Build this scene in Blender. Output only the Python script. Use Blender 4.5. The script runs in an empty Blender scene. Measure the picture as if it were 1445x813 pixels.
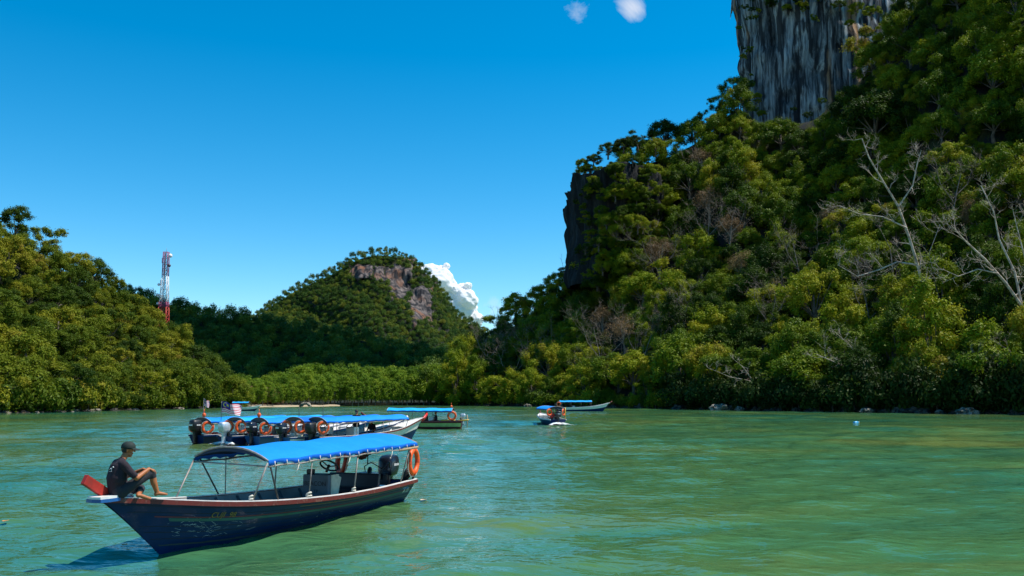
import bpy, bmesh, math, random
import numpy as np
from mathutils import Vector, Matrix, noise as mnoise

random.seed(7)
rng = np.random.default_rng(7)
R = math.radians
scene = bpy.context.scene
col = scene.collection

# ------------------------------------------------------------------ camera
CAM_H = 2.5
FPX = 1250.0                       # focal length in photograph pixels (1445 wide)
PW, PH = 1445.0, 813.0
PITCH = math.atan(153.5 / FPX)
cd = bpy.data.cameras.new('camera')
cd.sensor_width = 36.0
cd.lens = 36.0 * FPX / PW
cd.clip_start = 0.1
cd.clip_end = 20000
cam = bpy.data.objects.new('camera', cd)
col.objects.link(cam)
cam.location = (0, 0, CAM_H)
cam.rotation_euler = (math.pi / 2 + PITCH, 0, 0)
scene.camera = cam

# ------------------------------------------------------------------ light
SUN_EL, SUN_AZ = R(60), R(3)      # azimuth counted from +X towards +Y
sdir = Vector((math.cos(SUN_EL) * math.cos(SUN_AZ), math.cos(SUN_EL) * math.sin(SUN_AZ), math.sin(SUN_EL)))
sd = bpy.data.lights.new('sun', 'SUN')
sd.energy = 5.0
sd.angle = R(0.5)
sd.color = (1.0, 0.94, 0.84)
sun = bpy.data.objects.new('sun', sd)
col.objects.link(sun)
sun.rotation_euler = (-sdir).to_track_quat('-Z', 'Y').to_euler()
sun.location = (60, 20, 120)

world = bpy.data.worlds.new('World')
scene.world = world
world.use_nodes = True
wn, wl = world.node_tree.nodes, world.node_tree.links
wn.clear()
wo = wn.new('ShaderNodeOutputWorld')
bg = wn.new('ShaderNodeBackground')
sky = wn.new('ShaderNodeTexSky')
sky.sky_type = 'NISHITA'
sky.sun_disc = False
sky.sun_elevation = SUN_EL
sky.sun_rotation = math.pi / 2 - SUN_AZ
sky.air_density = 1.0
sky.dust_density = 0.0
sky.altitude = 1200
sky.ozone_density = 2.5
hs = wn.new('ShaderNodeHueSaturation')
hs.inputs['Saturation'].default_value = 1.47
hs.inputs['Hue'].default_value = 0.487
hs.inputs['Value'].default_value = 1.2
bg.inputs['Strength'].default_value = 0.118
wl.new(sky.outputs[0], hs.inputs['Color'])
# a few thin wisps of cloud, part of the sky itself: noise inside soft patches of the sky
tc = wn.new('ShaderNodeTexCoord')
nz = wn.new('ShaderNodeTexNoise')
nz.inputs['Scale'].default_value = 17.0
nz.inputs['Detail'].default_value = 8
nz.inputs['Roughness'].default_value = 0.62
nz.inputs['Distortion'].default_value = 0.7
wl.new(tc.outputs['Generated'], nz.inputs['Vector'])
acc = None
for (wx, wy, wz, rad, amt) in [(0.016, 0.933, 0.359, 0.026, 0.34), (0.066, 0.911, 0.407, 0.026, 0.6), (0.128, 0.902, 0.412, 0.030, 0.9),
                               (-0.02, 0.992, 0.10, 0.030, 0.8), (-0.38, 0.835, 0.395, 0.05, 0.25), (-0.1, 0.8, 0.59, 0.25, 0.9), (0.5, 0.5, 0.7, 0.3, 0.9), (-0.6, 0.2, 0.75, 0.3, 0.9)]:
    dn = wn.new('ShaderNodeVectorMath')
    dn.operation = 'DISTANCE'
    dn.inputs[1].default_value = (wx, wy, wz)
    wl.new(tc.outputs['Generated'], dn.inputs[0])
    mr = wn.new('ShaderNodeMapRange')
    mr.interpolation_type = 'SMOOTHSTEP'
    mr.inputs['From Min'].default_value = rad
    mr.inputs['From Max'].default_value = 0.0
    mr.inputs['To Max'].default_value = amt
    wl.new(dn.outputs['Value'], mr.inputs['Value'])
    if acc is None:
        acc = mr.outputs[0]
    else:
        mm = wn.new('ShaderNodeMath')
        mm.operation = 'MAXIMUM'
        wl.new(acc, mm.inputs[0])
        wl.new(mr.outputs[0], mm.inputs[1])
        acc = mm.outputs[0]
ad = wn.new('ShaderNodeMath')
ad.operation = 'MULTIPLY_ADD'
ad.inputs[1].default_value = 0.50
wl.new(acc, ad.inputs[0])
wl.new(nz.outputs['Fac'], ad.inputs[2])
cr = wn.new('ShaderNodeMapRange')
cr.inputs['From Min'].default_value = 0.73
cr.inputs['From Max'].default_value = 1.12
cr.inputs['To Max'].default_value = 0.85
wl.new(ad.outputs[0], cr.inputs['Value'])
mx = wn.new('ShaderNodeMixRGB')
mx.inputs[2].default_value = (6.0, 6.1, 6.6, 1)
wl.new(cr.outputs[0], mx.inputs[0])
wl.new(hs.outputs[0], mx.inputs[1])
wl.new(mx.outputs[0], bg.inputs['Color'])
wl.new(bg.outputs[0], wo.inputs[0])

scene.view_settings.view_transform = 'Standard'
scene.view_settings.look = 'None'
scene.view_settings.exposure = 0.35
scene.view_settings.gamma = 1.0
scene.view_settings.use_curve_mapping = False
scene.cycles.transparent_max_bounces = 12
scene.cycles.max_bounces = 6

# ------------------------------------------------------------------ helpers
cT, sT = math.cos(PITCH), math.sin(PITCH)


def ray(px, py):
    u = (np.asarray(px, float) - PW / 2) / FPX
    v = (PH / 2 - np.asarray(py, float)) / FPX
    return u, cT - sT * v, sT + cT * v


def at_depth(px, py, Y):
    """point on the photograph's ray at forward distance Y"""
    u, y, z = ray(px, py)
    k = np.asarray(Y, float) / y
    return np.stack(np.broadcast_arrays(u * k, np.asarray(Y, float) + 0 * u, CAM_H + z * k), -1)


def at_z(px, py, z0=0.0):
    """point on the ray at height z0 (water level by default)"""
    u, y, z = ray(px, py)
    k = (z0 - CAM_H) / z
    return Vector((float(u * k), float(y * k), z0))


def to_px(p):
    p = np.asarray(p, float)
    x, y, z = p[..., 0], p[..., 1], p[..., 2] - CAM_H
    d = cT * y + sT * z
    return PW / 2 + FPX * x / d, PH / 2 - FPX * (cT * z - sT * y) / d


def tag(o, label=None, cat=None, group=None, kind=None):
    if label: o['label'] = label
    if cat: o['category'] = cat
    if group: o['group'] = group
    if kind: o['kind'] = kind
    return o


def empty(name, loc=(0, 0, 0), rz=0.0, parent=None):
    o = bpy.data.objects.new(name, None)
    o.empty_display_size = 0.3
    o.location = loc
    o.rotation_euler = (0, 0, rz)
    o.parent = parent
    col.objects.link(o)
    return o


def copy_tree(o, parent=None):
    c = o.copy()
    col.objects.link(c)
    c.parent = parent
    for ch in [k for k in o.children]:
        copy_tree(ch, c)
    return c


def link(name, me, parent=None):
    o = bpy.data.objects.new(name, me)
    o.parent = parent
    col.objects.link(o)
    return o


def np_mesh(name, verts, faces, mat=None, smooth=False):
    """verts (n,3), faces (m,k) arrays"""
    verts = np.asarray(verts, np.float32)
    faces = np.asarray(faces, np.int32)
    me = bpy.data.meshes.new(name)
    m, k = faces.shape
    me.vertices.add(len(verts))
    me.vertices.foreach_set('co', verts.ravel())
    me.loops.add(m * k)
    me.loops.foreach_set('vertex_index', faces.ravel())
    me.polygons.add(m)
    me.polygons.foreach_set('loop_start', np.arange(m, dtype=np.int32) * k)
    me.polygons.foreach_set('loop_total', np.full(m, k, np.int32))
    me.update(calc_edges=True)
    if smooth:
        me.polygons.foreach_set('use_smooth', np.ones(m, bool))
    if mat: me.materials.append(mat)
    return me


def grid_faces(nu, nv, wrap_u=False):
    f = []
    uu = nu if wrap_u else nu - 1
    i = np.arange(uu)[:, None]
    j = np.arange(nv - 1)[None, :]
    a = i * nv + j
    b = ((i + 1) % nu) * nv + j
    return np.stack([a, b, b + 1, a + 1], -1).reshape(-1, 4)


class MB:
    """collects boxes, tubes and lofts; build() makes ONE mesh object of them"""
    def __init__(s):
        s.v, s.f, s.sm = [], [], []

    def add(s, vs, fs, smooth=False):
        o = len(s.v)
        s.v += [tuple(map(float, p)) for p in vs]
        s.f += [tuple(int(i) + o for i in f) for f in fs]
        s.sm += [smooth] * len(fs)
        return s

    def box(s, c, size, rot=None, bev=0.0):
        bm = bmesh.new()
        bmesh.ops.create_cube(bm, size=1.0)
        bmesh.ops.scale(bm, vec=size, verts=bm.verts)
        if bev:
            bmesh.ops.bevel(bm, geom=bm.edges[:], offset=bev, segments=2, affect='EDGES', profile=0.7)
        M = Matrix.Translation(c)
        if rot is not None: M = M @ (rot.to_4x4() if not isinstance(rot, Matrix) or len(rot) == 3 else rot)
        bmesh.ops.transform(bm, matrix=M, verts=bm.verts)
        bm.verts.index_update()
        s.add([v.co for v in bm.verts], [[v.index for v in f.verts] for f in bm.faces], False)
        bm.free()
        return s

    def tube(s, pts, r, n=8, closed=False, caps=True, flat=None):
        pts = [Vector(p) for p in pts]
        m = len(pts)
        rs = r if hasattr(r, '__len__') else [r] * m
        vs, up = [], None
        for i, p in enumerate(pts):
            if closed:
                t = (pts[(i + 1) % m] - pts[i - 1])
            else:
                t = pts[min(i + 1, m - 1)] - pts[max(i - 1, 0)]
            t = t.normalized() if t.length > 1e-9 else Vector((0, 0, 1))
            if up is None:
                up = Vector((0, 0, 1)) if abs(t.z) < 0.9 else Vector((1, 0, 0))
            a = t.cross(up)
            if a.length < 1e-5:
                a = t.orthogonal()
            a.normalize()
            b = a.cross(t).normalized()
            up = b
            for k in range(n):
                an = 2 * math.pi * k / n
                vs.append(p + a * (math.cos(an) * rs[i]) + b * (math.sin(an) * rs[i] * (flat or 1.0)))
        fs = []
        mm = m if closed else m - 1
        for i in range(mm):
            for k in range(n):
                a0, a1 = i * n + k, i * n + (k + 1) % n
                b0, b1 = ((i + 1) % m) * n + k, ((i + 1) % m) * n + (k + 1) % n
                fs.append((a0, a1, b1, b0))
        if caps and not closed:
            fs.append(tuple(range(n - 1, -1, -1)))
            fs.append(tuple(range((m - 1) * n, m * n)))
        return s.add(vs, fs, True)

    def lathe(s, prof, n=20, M=None, caps=True):
        M = M or Matrix()
        vs = []
        for (r, z) in prof:
            for k in range(n):
                a = 2 * math.pi * k / n
                vs.append(M @ Vector((r * math.cos(a), r * math.sin(a), z)))
        fs = []
        for i in range(len(prof) - 1):
            for k in range(n):
                fs.append((i * n + k, i * n + (k + 1) % n, (i + 1) * n + (k + 1) % n, (i + 1) * n + k))
        if caps:
            fs.append(tuple(range(n - 1, -1, -1)))
            fs.append(tuple(range((len(prof) - 1) * n, len(prof) * n)))
        return s.add(vs, fs, True)

    def torus(s, Rm, r, M=None, n=28, k=10, a0=0.0, a1=2 * math.pi, flat=1.0):
        M = M or Matrix()
        full = abs(a1 - a0 - 2 * math.pi) < 1e-6
        cnt = n if full else n + 1
        vs = []
        for i in range(cnt):
            a = a0 + (a1 - a0) * i / n
            for j in range(k):
                b = 2 * math.pi * j / k
                q = Rm + r * math.cos(b)
                vs.append(M @ Vector((q * math.cos(a), q * math.sin(a), r * flat * math.sin(b))))
        fs = []
        for i in range(n):
            for j in range(k):
                i2 = (i + 1) % cnt
                fs.append((i * k + j, i2 * k + j, i2 * k + (j + 1) % k, i * k + (j + 1) % k))
        return s.add(vs, fs, True)

    def loft(s, rows, smooth=True, flip=False):
        n = len(rows[0])
        vs = [p for r in rows for p in r]
        fs = []
        for i in range(len(rows) - 1):
            for j in range(n - 1):
                q = (i * n + j, (i + 1) * n + j, (i + 1) * n + j + 1, i * n + j + 1)
                fs.append(q[::-1] if flip else q)
        return s.add(vs, fs, smooth)

    def build(s, name, mat, parent=None, recalc=False):
        me = bpy.data.meshes.new(name)
        me.from_pydata(s.v, [], s.f)
        me.polygons.foreach_set('use_smooth', s.sm)
        if recalc:
            bm = bmesh.new()
            bm.from_mesh(me)
            bmesh.ops.recalc_face_normals(bm, faces=bm.faces)
            bm.to_mesh(me)
            bm.free()
        me.update()
        if mat: me.materials.append(mat)
        return link(name, me, parent)


# ------------------------------------------------------------------ materials
def nodes_of(m):
    m.use_nodes = True
    return m.node_tree.nodes, m.node_tree.links


def ramp(n, stops):
    c = n.new('ShaderNodeValToRGB')
    e = c.color_ramp.elements
    while len(e) > 1: e.remove(e[-1])
    e[0].position = stops[0][0]
    e[0].color = (*stops[0][1], 1)
    for p, c3 in stops[1:]:
        k = e.new(p)
        k.color = (*c3, 1)
    return c


def paint(name, c, rough=0.5, metal=0.0, wear=0.25, scale=6.0, wear_col=None, spec=0.5, bump=0.0):
    """plain surface with uneven, dirty colour"""
    m = bpy.data.materials.new(name)
    n, l = nodes_of(m)
    b = n['Principled BSDF']
    b.inputs['Roughness'].default_value = rough
    b.inputs['Metallic'].default_value = metal
    b.inputs['Specular IOR Level'].default_value = spec
    t = n.new('ShaderNodeTexCoord')
    z = n.new('ShaderNodeTexNoise')
    z.inputs['Scale'].default_value = scale
    z.inputs['Detail'].default_value = 6
    z.inputs['Roughness'].default_value = 0.65
    l.new(t.outputs['Object'], z.inputs['Vector'])
    wc = wear_col or tuple(x * 0.45 for x in c)
    r = ramp(n, [(0.30, tuple(x * (1 - wear) + w * wear for x, w in zip(c, wc))), (0.46, c),
                 (0.66, tuple(min(1, x * (1 + wear * 0.5)) for x in c))])
    l.new(z.outputs['Fac'], r.inputs[0])
    l.new(r.outputs[0], b.inputs['Base Color'])
    r2 = n.new('ShaderNodeMapRange')
    r2.inputs['To Min'].default_value = max(0.05, rough - 0.12)
    r2.inputs['To Max'].default_value = min(1, rough + 0.15)
    l.new(z.outputs['Fac'], r2.inputs['Value'])
    l.new(r2.outputs[0], b.inputs['Roughness'])
    if bump:
        bp = n.new('ShaderNodeBump')
        bp.inputs['Strength'].default_value = bump
        bp.inputs['Distance'].default_value = 0.02
        l.new(z.outputs['Fac'], bp.inputs['Height'])
        l.new(bp.outputs[0], b.inputs['Normal'])
    return m


def foliage(name, stops, transl=0.28):
    """leaf colour: differs from tree to tree (object random) and from leaf clump to leaf clump (tint)"""
    m = bpy.data.materials.new(name)
    n, l = nodes_of(m)
    b = n['Principled BSDF']
    oi = n.new('ShaderNodeObjectInfo')
    at = n.new('ShaderNodeAttribute')
    at.attribute_name = 'tint'
    ma = n.new('ShaderNodeMath')
    ma.operation = 'MULTIPLY'
    ma.inputs[1].default_value = 0.72
    l.new(oi.outputs['Random'], ma.inputs[0])
    mb = n.new('ShaderNodeMath')
    mb.operation = 'MULTIPLY_ADD'
    mb.inputs[1].default_value = 0.28
    l.new(at.outputs['Fac'], mb.inputs[0])
    l.new(ma.outputs[0], mb.inputs[2])
    r = ramp(n, stops)
    l.new(mb.outputs[0], r.inputs[0])
    l.new(r.outputs[0], b.inputs['Base Color'])
    b.inputs['Roughness'].default_value = 0.55
    b.inputs['Specular IOR Level'].default_value = 0.12
    tr = n.new('ShaderNodeBsdfTranslucent')
    l.new(r.outputs[0], tr.inputs['Color'])
    mix = n.new('ShaderNodeMixShader')
    mix.inputs[0].default_value = transl
    l.new(b.outputs[0], mix.inputs[1])
    l.new(tr.outputs[0], mix.inputs[2])
    l.new(mix.outputs[0], n['Material Output'].inputs['Surface'])
    return m


def bark(name, c0, c1):
    m = bpy.data.materials.new(name)
    n, l = nodes_of(m)
    b = n['Principled BSDF']
    b.inputs['Roughness'].default_value = 0.85
    t = n.new('ShaderNodeTexCoord')
    z = n.new('ShaderNodeTexNoise')
    z.inputs['Scale'].default_value = 1.4
    z.inputs['Detail'].default_value = 5
    l.new(t.outputs['Object'], z.inputs['Vector'])
    r = ramp(n, [(0.35, c0), (0.6, c1)])
    l.new(z.outputs['Fac'], r.inputs[0])
    l.new(r.outputs[0], b.inputs['Base Color'])
    return m


def rock(name, stops, streak=(1.0, 1.0, 0.12), scale=0.35, stain=(0.012, 0.014, 0.018), ochre=(0.32, 0.17, 0.07), och=0.66):
    """limestone with vertical water streaks, black stains and ochre patches"""
    m = bpy.data.materials.new(name)
    n, l = nodes_of(m)
    b = n['Principled BSDF']
    b.inputs['Roughness'].default_value = 0.9
    b.inputs['Specular IOR Level'].default_value = 0.15
    t = n.new('ShaderNodeTexCoord')
    mp = n.new('ShaderNodeMapping')
    mp.inputs['Scale'].default_value = streak
    l.new(t.outputs['Object'], mp.inputs['Vector'])
    z = n.new('ShaderNodeTexNoise')
    z.inputs['Scale'].default_value = scale
    z.inputs['Detail'].default_value = 9
    z.inputs['Roughness'].default_value = 0.68
    z.inputs['Distortion'].default_value = 0.6
    l.new(mp.outputs[0], z.inputs['Vector'])
    r = ramp(n, stops)
    l.new(z.outputs['Fac'], r.inputs[0])
    # ochre patches
    z2 = n.new('ShaderNodeTexNoise')
    z2.inputs['Scale'].default_value = scale * 0.45
    z2.inputs['Detail'].default_value = 4
    l.new(mp.outputs[0], z2.inputs['Vector'])
    r2 = ramp(n, [(och - 0.08, (0, 0, 0)), (och + 0.04, (0.8, 0.8, 0.8))])
    l.new(z2.outputs['Fac'], r2.inputs[0])
    m1 = n.new('ShaderNodeMixRGB')
    m1.inputs[2].default_value = (*ochre, 1)
    l.new(r2.outputs[0], m1.inputs[0])
    l.new(r.outputs[0], m1.inputs[1])
    # black lichen stains running down
    z3 = n.new('ShaderNodeTexNoise')
    z3.inputs['Scale'].default_value = scale * 1.7
    z3.inputs['Detail'].default_value = 5
    mp3 = n.new('ShaderNodeMapping')
    mp3.inputs['Scale'].default_value = (streak[0], streak[1], streak[2] * 0.45)
    mp3.inputs['Location'].default_value = (13, 5, 2)
    l.new(t.outputs['Object'], mp3.inputs['Vector'])
    l.new(mp3.outputs[0], z3.inputs['Vector'])
    r3 = ramp(n, [(0.50, (0, 0, 0)), (0.58, (0.9, 0.9, 0.9))])
    l.new(z3.outputs['Fac'], r3.inputs[0])
    m2 = n.new('ShaderNodeMixRGB')
    m2.inputs[2].default_value = (*stain, 1)
    l.new(r3.outputs[0], m2.inputs[0])
    l.new(m1.outputs[0], m2.inputs[1])
    l.new(m2.outputs[0], b.inputs['Base Color'])
    bp = n.new('ShaderNodeBump')
    bp.inputs['Strength'].default_value = 1.0
    bp.inputs['Distance'].default_value = 0.9
    l.new(z.outputs['Fac'], bp.inputs['Height'])
    l.new(bp.outputs[0], b.inputs['Normal'])
    return m


M = {}
M['navy'] = paint('navy_hull_paint', (0.002, 0.020, 0.085), 0.3, wear=0.35, scale=3.0, wear_col=(0.010, 0.035, 0.08), spec=0.18)
M['antifoul'] = paint('dark_bottom_paint', (0.008, 0.012, 0.03), 0.5)
M['white'] = paint('white_boat_paint', (0.72, 0.70, 0.66), 0.45, wear=0.35, scale=4, wear_col=(0.4, 0.34, 0.26))
M['cream'] = paint('cream_gelcoat', (0.62, 0.56, 0.40), 0.5, wear=0.4, scale=5)
M['grey'] = paint('grey_inner_paint', (0.22, 0.25, 0.26), 0.6, wear=0.5, scale=4)
M['greyblue'] = paint('shaded_console_grey', (0.075, 0.105, 0.13), 0.5, wear=0.4, scale=5)  # console grey with the shade on its front put in; ribs share it
M['deckblue'] = paint('blue_deck_paint', (0.03, 0.14, 0.26), 0.5, wear=0.4, scale=4)
M['red'] = paint('red_trim_paint', (0.105, 0.010, 0.006), 0.55, wear=0.7, scale=9, wear_col=(0.24, 0.11, 0.08))
M['redbright'] = paint('bright_red_paint', (0.52, 0.015, 0.012), 0.4, wear=0.4, scale=5, wear_col=(0.25, 0.03, 0.02))
M['redline'] = paint('dull_red_line', (0.16, 0.015, 0.025), 0.5, wear=0.5, scale=3)
M['greenline'] = paint('teal_line', (0.01, 0.09, 0.09), 0.5, wear=0.5, scale=3)
M['goldline'] = paint('gold_line', (0.20, 0.13, 0.03), 0.5, wear=0.6, scale=9)
M['seablue'] = paint('bright_blue_hull', (0.01, 0.09, 0.28), 0.4, wear=0.4, scale=3)
M['greenhull'] = paint('pale_green_hull', (0.30, 0.42, 0.16), 0.5, wear=0.5, scale=3)
M['maroon'] = paint('maroon_hull', (0.09, 0.012, 0.02), 0.5)
M['yellow'] = paint('yellow_paint', (0.70, 0.42, 0.04), 0.5, wear=0.4)
M['steel'] = paint('dull_galvanised_pipe', (0.26, 0.23, 0.21), 0.55, metal=0.2, wear=0.7, scale=11, wear_col=(0.16, 0.08, 0.05))
M['darkpipe'] = paint('dark_pipe', (0.05, 0.045, 0.045), 0.5, wear=0.5)
M['wood'] = paint('weathered_wood', (0.34, 0.24, 0.14), 0.75, wear=0.6, scale=9)
M['black'] = paint('black_plastic', (0.010, 0.010, 0.012), 0.42, wear=0.3, scale=9)
M['cowl'] = paint('black_engine_cowl', (0.012, 0.016, 0.028), 0.22, wear=0.3, scale=4)
M['silver'] = paint('silver_engine_cowl', (0.50, 0.56, 0.62), 0.3, metal=0.35, wear=0.3, scale=5)
M['orange'] = paint('life_ring_orange', (0.80, 0.10, 0.008), 0.5, wear=0.45, scale=7, wear_col=(0.42, 0.06, 0.02))
M['orangered'] = paint('shaded_life_ring_red', (0.42, 0.035, 0.012), 0.5, wear=0.4, scale=7)  # ring red with the canopy's shade put into it; rope coils share it
M['rope'] = paint('pale_rope', (0.60, 0.56, 0.48), 0.85, wear=0.4)
M['vinyl'] = paint('dark_seat_vinyl', (0.012, 0.012, 0.02), 0.4)
M['print'] = paint('white_print', (0.78, 0.78, 0.78), 0.6, wear=0.1)
M['blackprint'] = paint('black_print', (0.012, 0.012, 0.016), 0.6, wear=0.1)
M['sand'] = paint('beach_sand', (0.36, 0.29, 0.20), 0.95, wear=0.35, scale=0.4, bump=0.3)
M['bluebottle'] = paint('blue_plastic', (0.04, 0.35, 0.62), 0.3, wear=0.1)
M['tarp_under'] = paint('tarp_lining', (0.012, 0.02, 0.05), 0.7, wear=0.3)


def tarp_mat(name, c):
    m = paint(name, c, 0.55, wear=0.16, scale=1.3, spec=0.3)
    n, l = nodes_of(m)
    b = n['Principled BSDF']
    t = n.new('ShaderNodeTexCoord')
    w = n.new('ShaderNodeTexNoise')
    w.inputs['Scale'].default_value = 2.2
    w.inputs['Detail'].default_value = 3
    w.inputs['Distortion'].default_value = 1.2
    l.new(t.outputs['Object'], w.inputs['Vector'])
    bp = n.new('ShaderNodeBump')
    bp.inputs['Strength'].default_value = 0.35
    bp.inputs['Distance'].default_value = 0.06
    l.new(w.outputs['Fac'], bp.inputs['Height'])
    l.new(bp.outputs[0], b.inputs['Normal'])
    return m


M['tarp'] = tarp_mat('blue_tarpaulin', (0.002, 0.22, 0.70))
M['tarp2'] = tarp_mat('light_blue_tarpaulin', (0.01, 0.36, 0.75))
M['hem'] = tarp_mat('blue_tarpaulin_hem', (0.004, 0.13, 0.60))

G_OLIVE = [(0.0, (0.025, 0.055, 0.005)), (0.3, (0.070, 0.115, 0.007)), (0.6, (0.155, 0.190, 0.010)), (0.85, (0.26, 0.255, 0.015)), (1.0, (0.27, 0.20, 0.03))]
G_RIGHT = [(0.0, (0.014, 0.036, 0.004)), (0.22, (0.036, 0.074, 0.006)), (0.45, (0.100, 0.160, 0.007)), (0.7, (0.215, 0.265, 0.009)), (0.9, (0.30, 0.29, 0.013)), (1.0, (0.25, 0.17, 0.04))]
G_MANG = [(0.0, (0.065, 0.130, 0.008)), (0.5, (0.140, 0.235, 0.014)), (1.0, (0.23, 0.30, 0.020))]
G_FAR = [(0.0, (0.022, 0.065, 0.014)), (0.5, (0.065, 0.125, 0.016)), (0.85, (0.15, 0.19, 0.018)), (1.0, (0.24, 0.21, 0.025))]
G_DRY = [(0.0, (0.13, 0.085, 0.04)), (0.5, (0.22, 0.14, 0.07)), (1.0, (0.24, 0.20, 0.07))]
G_RUST = [(0.0, (0.14, 0.05, 0.03)), (0.6, (0.22, 0.10, 0.06)), (1.0, (0.26, 0.17, 0.09))]
G_YEL = [(0.0, (0.14, 0.15, 0.006)), (1.0, (0.28, 0.26, 0.012))]
M['leaf_left'] = foliage('olive_leaves', G_OLIVE)
M['leaf_right'] = foliage('deep_green_leaves', G_RIGHT)
M['leaf_mang'] = foliage('mangrove_leaves', G_MANG, 0.35)
M['leaf_shade'] = foliage('shade_dark_shore_leaves', [(0.0, (0.012, 0.030, 0.005)), (0.6, (0.028, 0.055, 0.007)), (1.0, (0.055, 0.085, 0.008))])  # deep shade of the lower bank put into this dark leaf colour
M['leaf_far'] = foliage('far_forest_leaves', G_FAR, 0.2)
M['leaf_dry'] = foliage('dry_brown_leaves', G_DRY, 0.2)
M['leaf_rust'] = foliage('rusty_leaves', G_RUST, 0.2)
M['leaf_yel'] = foliage('yellow_leaves', G_YEL, 0.3)
M['bark'] = bark('dark_bark', (0.05, 0.04, 0.03), (0.12, 0.10, 0.08))
M['palebark'] = bark('pale_bark', (0.26, 0.20, 0.15), (0.55, 0.46, 0.37))
M['greybark'] = bark('grey_twigs', (0.12, 0.095, 0.075), (0.26, 0.21, 0.17))
M['soil'] = rock('dark_soil', [(0.35, (0.010, 0.014, 0.005)), (0.6, (0.03, 0.035, 0.012))], (1, 1, 1), 0.2, och=0.9)  # very dark soil colour for the hills and low ground
M['shorerock'] = rock('shore_rock', [(0.3, (0.03, 0.03, 0.028)), (0.6, (0.12, 0.11, 0.09)), (0.75, (0.24, 0.21, 0.17))], (1, 1, 1), 1.1, ochre=(0.22, 0.13, 0.06))
M['palerock'] = rock('pale_shore_rock', [(0.3, (0.18, 0.16, 0.13)), (0.6, (0.42, 0.38, 0.31)), (0.75, (0.55, 0.50, 0.42))], (1, 1, 1), 1.3, ochre=(0.4, 0.27, 0.12), stain=(0.05, 0.045, 0.04))
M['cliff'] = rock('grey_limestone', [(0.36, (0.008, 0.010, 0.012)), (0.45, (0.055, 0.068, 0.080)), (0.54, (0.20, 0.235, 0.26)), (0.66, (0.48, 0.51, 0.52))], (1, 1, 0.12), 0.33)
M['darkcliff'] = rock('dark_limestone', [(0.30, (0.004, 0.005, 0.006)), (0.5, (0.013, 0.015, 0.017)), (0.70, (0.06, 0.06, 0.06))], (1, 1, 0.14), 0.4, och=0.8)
M['pinkcliff'] = rock('pink_limestone', [(0.36, (0.015, 0.016, 0.020)), (0.48, (0.07, 0.062, 0.062)), (0.60, (0.16, 0.13, 0.12)), (0.74, (0.30, 0.27, 0.25))], (1, 1, 0.22), 0.12, ochre=(0.20, 0.09, 0.05), och=0.60)


def water_mat():
    m = bpy.data.materials.new('green_sea_water')
    n, l = nodes_of(m)
    b = n['Principled BSDF']
    b.inputs['Roughness'].default_value = 0.04
    b.inputs['IOR'].default_value = 1.333
    t = n.new('ShaderNodeTexCoord')
    # broad patches of greener and browner water
    mp = n.new('ShaderNodeMapping')
    mp.inputs['Scale'].default_value = (0.05, 0.065, 1)
    l.new(t.outputs['Object'], mp.inputs['Vector'])
    z = n.new('ShaderNodeTexNoise')
    z.inputs['Scale'].default_value = 1.0
    z.inputs['Detail'].default_value = 4
    z.inputs['Distortion'].default_value = 0.8
    l.new(mp.outputs[0], z.inputs['Vector'])
    r = ramp(n, [(0.33, (0.022, 0.125, 0.075)), (0.50, (0.052, 0.150, 0.056)), (0.70, (0.110, 0.160, 0.046))])
    l.new(z.outputs['Fac'], r.inputs[0])
    l.new(r.outputs[0], b.inputs['Base Color'])
    # small ripples as relief
    mp2 = n.new('ShaderNodeMapping')
    mp2.inputs['Scale'].default_value = (1.0, 1.7, 1)
    mp2.inputs['Rotation'].default_value = (0, 0, 0.25)
    l.new(t.outputs['Object'], mp2.inputs['Vector'])
    z2 = n.new('ShaderNodeTexNoise')
    z2.inputs['Scale'].default_value = 2.4
    z2.inputs['Detail'].default_value = 3
    z2.inputs['Roughness'].default_value = 0.4
    l.new(mp2.outputs[0], z2.inputs['Vector'])
    bp = n.new('ShaderNodeBump')
    bp.inputs['Strength'].default_value = 0.5
    bp.inputs['Distance'].default_value = 0.10
    l.new(z2.outputs['Fac'], bp.inputs['Height'])
    l.new(bp.outputs[0], b.inputs['Normal'])
    return m


M['water'] = water_mat()


def foam_mat():
    m = bpy.data.materials.new('white_foam')
    n, l = nodes_of(m)
    b = n['Principled BSDF']
    b.inputs['Base Color'].default_value = (0.75, 0.78, 0.78, 1)
    b.inputs['Roughness'].default_value = 0.8
    t = n.new('ShaderNodeTexCoord')
    z = n.new('ShaderNodeTexNoise')
    z.inputs['Scale'].default_value = 1.6
    z.inputs['Detail'].default_value = 6
    l.new(t.outputs['Object'], z.inputs['Vector'])
    at = n.new('ShaderNodeAttribute')
    at.attribute_name = 'dens'
    ma = n.new('ShaderNodeMath')
    ma.operation = 'ADD'
    l.new(z.outputs['Fac'], ma.inputs[0])
    l.new(at.outputs['Fac'], ma.inputs[1])
    r = n.new('ShaderNodeMapRange')
    r.inputs['From Min'].default_value = 0.95
    r.inputs['From Max'].default_value = 1.2
    l.new(ma.outputs[0], r.inputs['Value'])
    l.new(r.outputs[0], b.inputs['Alpha'])
    return m


M['foam'] = foam_mat()

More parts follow.
